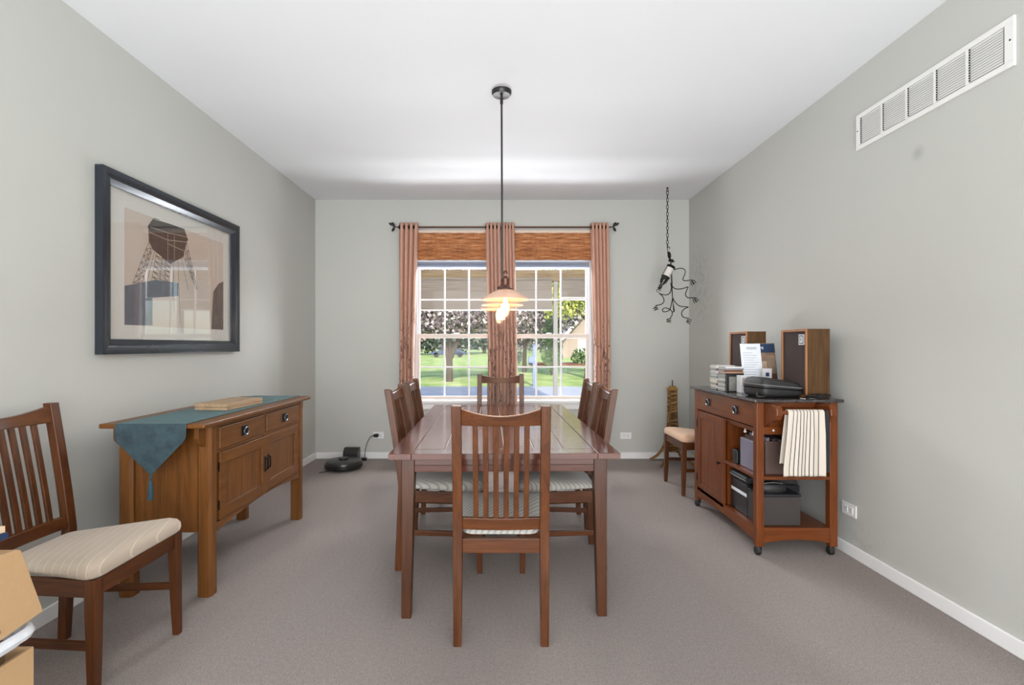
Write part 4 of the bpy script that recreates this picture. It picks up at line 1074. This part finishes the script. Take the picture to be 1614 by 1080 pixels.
# things on the shelves
M_dbox = plain('brown_fibreboard', srgb(56, 49, 47), .6, var=.06); M_dlid = plain('black_lid', srgb(34, 33, 38), .3); M_sleeve = plain('purple_lit_folder', srgb(122, 118, 136), .4); M_fold2 = plain('brown_binder', srgb(84, 66, 60), .5)  # lilac is purplish light on the folders, put into their colour
FB = thing('file_box', 'dark brown file box of folders on the middle shelf of the cart behind the towel', 'file box', (1.65, 3.0, .448))
build('case', MB().box(1.535, 1.78, 2.885, 2.90, .449, .64).box(1.535, 1.78, 3.115, 3.13, .449, .64).box(1.535, 1.55, 2.90, 3.115, .449, .64).box(1.765, 1.78, 2.90, 3.115, .449, .64).box(1.55, 1.765, 2.90, 3.115, .449, .46), M_fold2, FB, bevel=.002)
for k in range(6):
    x = 1.556+k*.034
    build('folder', MB().loft([[(x, 2.905, .461), (x+.02, 2.905, .461), (x+.02, 3.11, .461), (x, 3.11, .461)], [(x-.004, 2.905, .655-.006*k), (x+.012, 2.905, .66-.006*k), (x+.012, 3.11, .66), (x-.004, 3.11, .655)]]), M_sleeve if k % 2 == 0 else M_fold2, FB, bevel=.002)
SL = build('document_sleeve', MB().box(1.50, 1.522, 2.895, 3.12, .449, .625), M_sleeve, None, bevel=.004, loc=(1.51, 3.0, .449)); tag(SL, 'purple-lit document sleeve standing left of the file box on the middle shelf', 'folder')
o = build('small_case', MB().box(1.488, 1.56, 3.14, 3.20, .449, .535), M_black, None, bevel=.006, loc=(1.52, 3.17, .449)); tag(o, 'small black case at the front of the middle shelf of the cart', 'case')
build('case_flap', MB().box(1.485, 1.4875, 3.145, 3.195, .50, .53), M_dlid, o)
o = build('wooden_box', MB().box(1.58, 1.70, 3.15, 3.25, .449, .60), CART['x'], None, bevel=.004, loc=(1.64, 3.2, .449)); tag(o, 'orange-brown wooden box at the back of the middle shelf of the cart', 'box')
build('box_lid', MB().box(1.577, 1.703, 3.147, 3.253, .601, .615), CART['x'], o, bevel=.002)
SB1 = thing('storage_box', 'grey-brown storage box with lid at the near end of the cart bottom shelf', 'storage box', (1.6, 3.0, .152))
build('box_body', MB().box(1.50, 1.735, 2.88, 3.02, .153, .318), M_dbox, SB1, bevel=.003)
build('box_lid', MB().box(1.497, 1.738, 2.877, 3.023, .319, .335), M_dlid, SB1, bevel=.003)
SB2 = thing('storage_box', 'black storage box with pale stripe at the back of the cart bottom shelf', 'storage box', (1.64, 3.14, .152))
build('box_body', MB().box(1.50, 1.82, 3.03, 3.24, .153, .345), M_dlid, SB2, bevel=.004)
build('stripe', MB().box(1.4985, 1.5, 3.035, 3.235, .27, .29), M_paper, SB2)
build('handle', MB().box(1.778, 1.812, 3.0265, 3.03, .285, .30), M_paper, SB2, bevel=.001)
LC = build('laptop_case', MB().loft([[(1.50, 3.03, .348), (1.80, 3.03, .348), (1.80, 3.24, .348), (1.50, 3.24, .348)], [(1.49, 3.025, .362), (1.81, 3.025, .362), (1.81, 3.245, .362), (1.49, 3.245, .362)], [(1.49, 3.025, .385), (1.80, 3.025, .375), (1.80, 3.245, .375), (1.49, 3.245, .385)], [(1.505, 3.035, .398), (1.79, 3.035, .388), (1.79, 3.235, .388), (1.505, 3.235, .398)]]), M_bag, None, bevel=.004, loc=(1.65, 3.13, .346))
tag(LC, 'flat black padded case lying on the black storage box in the cart', 'case')
build('piping', MB().tube([(1.489, 3.03, .372), (1.489, 3.24, .372)], .003, 6), M_cases[3], LC)
o = build('pouch', MB().loft([bagp for bagp in [[(1.60+.09*math.cos(a)*k1, 2.95+.05*math.sin(a)*k1, .3355+z) for a in [2*PI*i/24 for i in range(24)]] for (k1, z) in ((.9, 0), (1, .01), (1, .03), (.85, .045), (.5, .052))]]), M_bag, None, loc=(1.6, 2.95, .335)); tag(o, 'soft black pouch lying on the lid of the grey-brown storage box', 'pouch')
build('pouch_zip', MB().tube([(1.53, 2.925, .383), (1.60, 2.93, .39), (1.66, 2.93, .384)], .002, 5), M_cases[3], o)

# ------------------------------------------------------------------ boxes at the lower left
BX = thing('cardboard_box', 'open cardboard box standing on the floor at the lower left', 'box', (-1.4, 1.05, 0))
t = .008
build('carton', MB().box(-1.62, -1.172, .80, 1.25, .001, .012).box(-1.172-t, -1.172, .80, 1.25, .012, .44).box(-1.62, -1.62+t, .80, 1.25, .012, .44).box(-1.62+t, -1.172-t, 1.25-t, 1.25, .012, .44).box(-1.62+t, -1.172-t, .80, .80+t, .012, .44), M_card, BX, smooth=False)
BN = thing('plastic_bin', 'clear plastic bin set into the lower cardboard box', 'bin', (-1.38, 1.03, .3))
def rr(x0, x1, y0, y1, r, z, n=6):
    pts = []
    for (cx, cy, a0) in ((x1-r, y0+r, -90), (x1-r, y1-r, 0), (x0+r, y1-r, 90), (x0+r, y0+r, 180)):
        for k in range(n+1):
            a = R(a0+90*k/n); pts.append((cx+r*math.cos(a), cy+r*math.sin(a), z))
    return pts
build('bin_body', MB().loft([rr(-1.56, -1.21, .85, 1.20, .03, .22), rr(-1.58, -1.19, .83, 1.225, .035, .49)], caps=False).add(rr(-1.56, -1.21, .85, 1.20, .03, .22), [tuple(range(28))]), M_bin, BN)
M_rim = plain('bin_rim_plastic', srgb(214, 218, 224), .25)
rp = rr(-1.60, -1.150, .80, 1.235, .04, .497); build('bin_rim', MB().tube(rp+rp[:1], .014, 8), M_rim, BN)
rp = rr(-1.59, -1.162, .81, 1.225, .04, .480); build('bin_lip', MB().tube(rp+rp[:1], .008, 8), M_rim, BN)
CB = thing('cardboard_box', 'tilted cardboard carton standing in the clear bin at the lower left', 'box', (-1.35, 1.0, .5))
build('carton', MB().prism([(1.25, .529), (1.192, .706), (1.183, .710), (.86, .745), (.82, .54), (1.10, .513)], 'x', -1.50, -1.147), M_card, CB, bevel=.002)
hh = [(1.115+.028*math.cos(a), .5345+.022*math.sin(a)) for a in [PI*k/14 for k in range(15)]]
build('hand_hole', MB().prism(hh, 'x', -1.1468, -1.1462), M_cardd, CB)
BO = thing('hardcover_book', 'dark blue book lying on top of the tilted carton', 'book', (-1.3, 1.05, .74))
M_rot = Matrix.Rotation(R(4), 3, 'X')
def tilt(mb): mb.v = [tuple((M_rot @ (Vector(v)-Vector((-1.3, 1.17, .735))))+Vector((-1.3, 1.17, .735))) for v in mb.v]; return mb
mb = MB().box(-1.45, -1.158, .90, 1.172, .742, .756); mb2 = MB().box(-1.45, -1.162, .903, 1.168, .757, .772)
def tilt2(mb): mb.v = [(x, y, z-(y-1.17)*.10) for x, y, z in mb.v]; return mb
build('cover', tilt2(mb), M_blue, BO); build('page_block', tilt2(mb2), plain('tan_pages', srgb(214, 190, 160), .7), BO)

# ------------------------------------------------------------------ outdoors
GZ = -.25
def noise_mat(name, stops, scale, rough=.9, vec=(1, 1, 1)):
    m, n, l, b = new_mat(name); f = noise(n, l, coords(n, l, vec), scale, 4, .65)
    l.new(ramp(n, l, f, stops), b.inputs['Base Color']); b.inputs['Roughness'].default_value = rough; return m
M_lawn = noise_mat('lawn_grass', [(0.3, srgb(122, 150, 76)), (.5, srgb(158, 178, 100)), (.72, srgb(206, 206, 150))], .9, vec=(1, .5, 1))
M_asph = noise_mat('street_asphalt', [(0.3, srgb(162, 166, 174)), (.7, srgb(188, 190, 194))], 3)
struct('ground_lawn', MB().box(-90, 120, 5.46, 200, GZ-.3, GZ), M_lawn, smooth=False)
o = struct('driveway', MB().box(-40, 60, 9.5, 17.3, GZ+.001, GZ+.03), M_asph, smooth=False)
struct('driveway_joint', MB().box(-40, 60, 13.75, 13.87, GZ+.031, GZ+.034), plain('pale_joint', srgb(214, 216, 218), .8), smooth=False)
struct('mulch_bed', MB().box(2.2, 22, 36, 39.5, GZ+.001, GZ+.12), plain('red_mulch', srgb(112, 70, 58), .9), smooth=False)
# porch: beam, post, rolled screens
M_beam = wood('porch_beam_wood', srgb(120, 106, 84), srgb(176, 160, 130), 'x', .6)
o = build('porch_beam', MB().box(-3.5, 2.4, 7.27, 7.37, 2.135, 2.30), M_beam, None, bevel=.004); tag(o, 'weathered timber beam across the porch outside the window', 'beam')
def screen_mat():
    m, n, l, b = new_mat('porch_screen_fabric'); f = noise(n, l, coords(n, l, (1.2, 1, 60)), 2, 3)
    l.new(ramp(n, l, f, [(.3, srgb(124, 118, 110)), (.7, srgb(150, 144, 136))]), b.inputs['Base Color']); b.inputs['Roughness'].default_value = .8
    return m
M_scr = screen_mat(); M_post = plain('weathered_white_paint', srgb(168, 166, 164), .6)
def screen(x0, x1, zb_, label):
    r = thing('roller_screen', label, 'porch screen', ((x0+x1)/2, 7.22, 2.1))
    build('screen_cloth', MB().box(x0, x1, 7.235, 7.24, zb_+.02, 2.15), M_scr, r)
    build('roller', MB().tube([(x0, 7.235, 2.165), (x1, 7.235, 2.165)], .018, 12), M_scr, r)
    build('bottom_bar', MB().box(x0, x1, 7.225, 7.25, zb_, zb_+.022), M_vinyl, r, bevel=.003)
screen(-2.6, .745, 1.70, 'beige roller screen half lowered on the porch, left of the post')
screen(.86, 2.2, 1.88, 'short beige roller screen on the porch, right of the post')
pp = thing('porch_post', 'slim white post at the edge of the porch', 'post', (.805, 7.32, -.1))
build('post_shaft', MB().box(.775, .835, 7.275, 7.345, -.1, 2.134), M_post, pp, bevel=.004); build('post_base', MB().box(.76, .85, 7.26, 7.36, -.1, .0), M_post, pp, bevel=.004)
mp = thing('mailbox', 'shade-tinted mailbox post with mailbox at the far edge of the driveway', 'mailbox', (1.2, 17.5, GZ))
M_pb = plain('shade_blue_tint', srgb(116, 132, 162), .6)  # whitish mailbox with the blue of the shade put into its colour
build('post_shaft', MB().box(1.13, 1.27, 17.45, 17.59, GZ, 1.20), M_pb, mp, bevel=.01); build('post_cap', MB().box(1.10, 1.30, 17.42, 17.62, 1.20, 1.24), M_pb, mp, bevel=.01)
build('box_shell', MB().prism([(.98, .60), (.98, .75)]+[(1.055-.075*math.cos(PI*k/8), .75+.075*math.sin(PI*k/8)) for k in range(9)]+[(1.13, .60)], 'y', 17.25, 17.7), M_pb, mp); build('support_arm', MB().box(.97, 1.13, 17.45, 17.55, .55, .6), M_blue, mp)

def leaf_mat(name, stops):
    m, n, l, b = new_mat(name); g = n.new('ShaderNodeNewGeometry')
    l.new(ramp(n, l, g.outputs['Random Per Island'], stops), b.inputs['Base Color']); b.inputs['Roughness'].default_value = .55
    return m
LM = {
 'plum': leaf_mat('plum_leaves', [(0, srgb(78, 66, 72)), (.25, srgb(112, 98, 102)), (.45, srgb(156, 136, 138)), (.6, srgb(120, 128, 104)), (.75, srgb(214, 190, 190)), (1, srgb(244, 232, 230))]),  # palest stops paint sun glints and pale blossom into the leaves
 'yellow': leaf_mat('yellow_leaves', [(0, srgb(120, 140, 50)), (.5, srgb(176, 184, 80)), (1, srgb(226, 222, 130))]),
 'green': leaf_mat('green_leaves', [(0, srgb(46, 72, 40)), (.5, srgb(84, 116, 62)), (1, srgb(150, 172, 116))]),
 'dark': leaf_mat('dark_leaves', [(0, srgb(44, 58, 56)), (.5, srgb(74, 90, 78)), (1, srgb(140, 148, 132))])}
M_bark = plain('tree_bark', srgb(84, 72, 62), .9, var=.25, nscale=12)
def leaves(blobs, n, size, seed):
    rg = np.random.default_rng(seed); vol = np.array([b[3]*b[4]*b[5] for b in blobs]); cnt = np.maximum((n*vol/vol.sum()).astype(int), 20)
    C = []
    for b, c in zip(blobs, cnt):
        d = rg.normal(size=(c, 3)); d /= np.linalg.norm(d, axis=1)[:, None]; r = rg.random(c)**(1/2.2)
        C.append(np.array(b[:3])+d*r[:, None]*np.array(b[3:6]))
    C = np.concatenate(C); N = len(C); C[:, 2] = np.maximum(C[:, 2], GZ+.05)
    a = rg.normal(size=(N, 3)); a /= np.linalg.norm(a, axis=1)[:, None]; b_ = rg.normal(size=(N, 3)); b_ -= a*(a*b_).sum(1)[:, None]; b_ /= np.linalg.norm(b_, axis=1)[:, None]
    s = size*rg.uniform(.6, 1.3, N)[:, None]
    V = np.stack([C-a*s, C-b_*s*.55, C+a*s, C+b_*s*.55], 1).reshape(-1, 3)
    return V, [(4*i, 4*i+1, 4*i+2, 4*i+3) for i in range(N)]
def tree(name, label, x, y, branches, blobs, mat, n, size, seed, cat='tree', group=None):
    t = thing(name, label, cat, (x, y, GZ), group)
    tr = MB()
    for (pts, r0, r1) in branches:
        P = smooth_pts([(x+a, y+b, GZ+c) for a, b, c in pts], 4); tr.tube(P, [r0+(r1-r0)*i/(len(P)-1) for i in range(len(P))], 8)
    if branches: build('trunk', tr, M_bark, t)
    V, Fc = leaves([(x+b[0], y+b[1], GZ+b[2], b[3], b[4], b[5]) for b in blobs], n, size, seed)
    me = bpy.data.meshes.new('foliage'); me.from_pydata((V-np.array([x, y, GZ])).tolist(), [], Fc); me.materials.append(mat)
    f = bpy.data.objects.new('foliage', me); COL.objects.link(f); f.parent = t; f['kind'] = 'stuff'
    return t
tree('plum_tree', 'plum-leaved tree with forked trunk on the lawn outside the left window', -2.05, 20.0,
     [([(0, 0, 0), (0, 0, .6), (-.02, 0, 1.1)], .135, .125), ([(-.04, 0, .95), (-.22, 0, 1.5), (-.5, .1, 2.1), (-1.2, .2, 3.0)], .11, .04), ([(.04, 0, .95), (.25, .1, 1.5), (.55, .1, 2.0), (1.1, .3, 3.0)], .11, .04), ([(0, 0, 1.05), (0, .2, 1.6), (.1, .5, 3)], .09, .04), ([(.5, .1, 1.9), (1.4, 0, 2.2), (2.6, .1, 1.7)], .03, .015)],
     [(-.6, 0, 2.75, 2.3, 1.8, 1.0), (.9, .3, 2.95, 2.2, 1.8, 1.0), (-1.6, .2, 2.2, 1.2, 1.2, .7), (0, 0, 3.8, 2.8, 2.0, 1.3), (2.3, .2, 2.9, 1.2, 1.2, .75), (-1.9, -.3, 1.7, .7, .8, .45)], LM['plum'], 16000, .085, 1)
tree('plum_tree', 'plum-leaved tree behind the mailbox outside the right window', 1.3, 27.0,
     [([(0, 0, 0), (.0, 0, 1.0), (.1, 0, 1.8)], .13, .1), ([(0, 0, 1.6), (-.6, 0, 2.2), (-1.2, 0, 3.2)], .07, .03), ([(.1, 0, 1.6), (1.0, 0, 2.4), (2.4, 0, 3.4)], .07, .03)],
     [(0, 0, 3.0, 2.6, 1.8, 1.3), (1.4, 0, 3.1, 1.8, 1.6, 1.1), (-1.6, 0, 3.0, 1.6, 1.6, 1.1), (.6, 0, 4.2, 2.8, 2, 1.2), (-.6, .5, 1.7, 1.2, .8, .6)], LM['plum'], 11000, .10, 2)
tree('locust_tree', 'yellow-green leafy tree outside the right window', 3.9, 22.0,
     [([(0, 0, 0), (.05, 0, 1.5), (0, 0, 2.8), (-.2, 0, 4.2)], .22, .12), ([(0, 0, 2.5), (-.8, 0, 3.2), (-1.6, 0, 3.5)], .08, .03)],
     [(-.9, 0, 3.6, 1.6, 1.4, 1.0), (.9, 0, 3.8, 1.8, 1.4, 1.2), (0, 0, 4.8, 2.2, 1.6, 1.2), (-1.6, 0, 2.9, .6, .7, .35)], LM['yellow'], 7000, .085, 3)
tree('evergreen_shrub', 'upright green shrub beside the porch post view of the right window', 2.5, 24.4, [([(0, 0, 0), (0, 0, 1.5)], .05, .03)], [(0, 0, 1.3, .55, .5, 1.2), (0, 0, 2.2, .45, .45, .8)], LM['green'], 1800, .08, 4, 'shrub')
rnd = random.Random(2)
for k, (x, y, r, h, mt, kind) in enumerate(((-19, 62, 7, 7, 'dark', 'left edge'), (-10.5, 78, 7, 8, 'dark', 'left window'), (-3, 92, 7, 9, 'dark', 'middle'), (8.5, 104, 8, 10, 'dark', 'right window'), (17, 84, 7, 8, 'green', 'beige house'), (27, 72, 8, 9, 'dark', 'far right'))):
    lbs = ['dark leafy tree farthest left beyond the lawn', 'dark leafy tree behind the left part of the left window', 'tall dark tree beyond the parked car', 'tall dark tree beyond the second plum tree', 'green tree rising behind the beige house', 'dark leafy tree farthest right beyond the lawn']
    tree('background_tree', lbs[k], x, y, [([(0, 0, 0), (0, 0, h*.7)], .35, .2)], [(0, 0, h*.75, r, r*.6, h*.7), (-r*.4, 0, h*.4, r*.7, r*.5, h*.4), (r*.4, 0, h*.42, r*.7, r*.5, h*.42)], LM[mt], 4200, .42, 20+k, 'tree', 'trees beyond the lawn')
for k, (x, y, r, lb) in enumerate(((-.1+1.0, 38, .8, 'low shrub left of the mailbox on the mulch edge'), (4.0, 37.5, .7, 'low shrub in the red mulch bed, leftmost'), (6.2, 37.6, .9, 'low shrub in the red mulch bed, rightmost'))):
    tree('garden_shrub', lb, x, y, [], [(0, 0, .6, r, r*.7, .7)], LM['green' if k else 'dark'], 700, .12, 40+k, 'shrub')
# parked car far across the lawn
CARo = thing('parked_car', 'blue car parked far across the lawn beyond the plum tree', 'car', (-6.4, 62, GZ))
M_carb = plain('car_paint', srgb(60, 74, 100), .25); cy = 61.1
bp = [(-8.6, .30), (-8.6, .62), (-8.3, .72), (-7.7, .78), (-7.1, 1.20), (-5.6, 1.22), (-4.9, .80), (-4.35, .70), (-4.25, .35)]
build('car_body', MB().prism([(x, z+GZ) for x, z in bp], 'y', cy, cy+1.7), M_carb, CARo, bevel=.05)
build('side_window', MB().prism([(-7.5, GZ+.82), (-7.0, GZ+1.14), (-5.7, GZ+1.16), (-5.15, GZ+.84)], 'y', cy-.01, cy+.0), M_black, CARo)
for x in (-7.9, -5.0): build('wheel', MB().lathe([(.12, -.1), (.30, -.1), (.32, 0), (.30, .1), (.12, .1)], (x, cy+.1, GZ+.32), 20, 'y'), M_caster, CARo)
# beige house far right
HB = thing('neighbour_house', 'beige gabled house far beyond the lawn on the right', 'house', (11.5, 60, GZ))
M_hw = plain('beige_siding', srgb(150, 136, 126), .8); M_rf = plain('pale_roof', srgb(190, 182, 180), .8)
build('wall', MB().box(7.6, 20, 60, 68, GZ, 2.6), M_hw, HB)
build('roof', MB().prism([(5.6, GZ+.5), (6.0, GZ+.5), (10.3, 5.2), (20.6, 5.2), (20.6, 5.5), (9.9, 5.5)], 'y', 58.8, 69), M_rf, HB)
build('gable', MB().prism([(7.0, GZ), (7.6, GZ), (20, GZ), (20, 5.1), (10.4, 5.1), (7.0, 1.35)], 'y', 59.9, 60.0), M_hw, HB)
build('garage_door', MB().box(9.3, 11.2, 59.8, 59.9, GZ, 1.9), M_white, HB); build('window', MB().box(12.6, 13.8, 59.8, 59.9, .6, 1.7), M_black, HB)
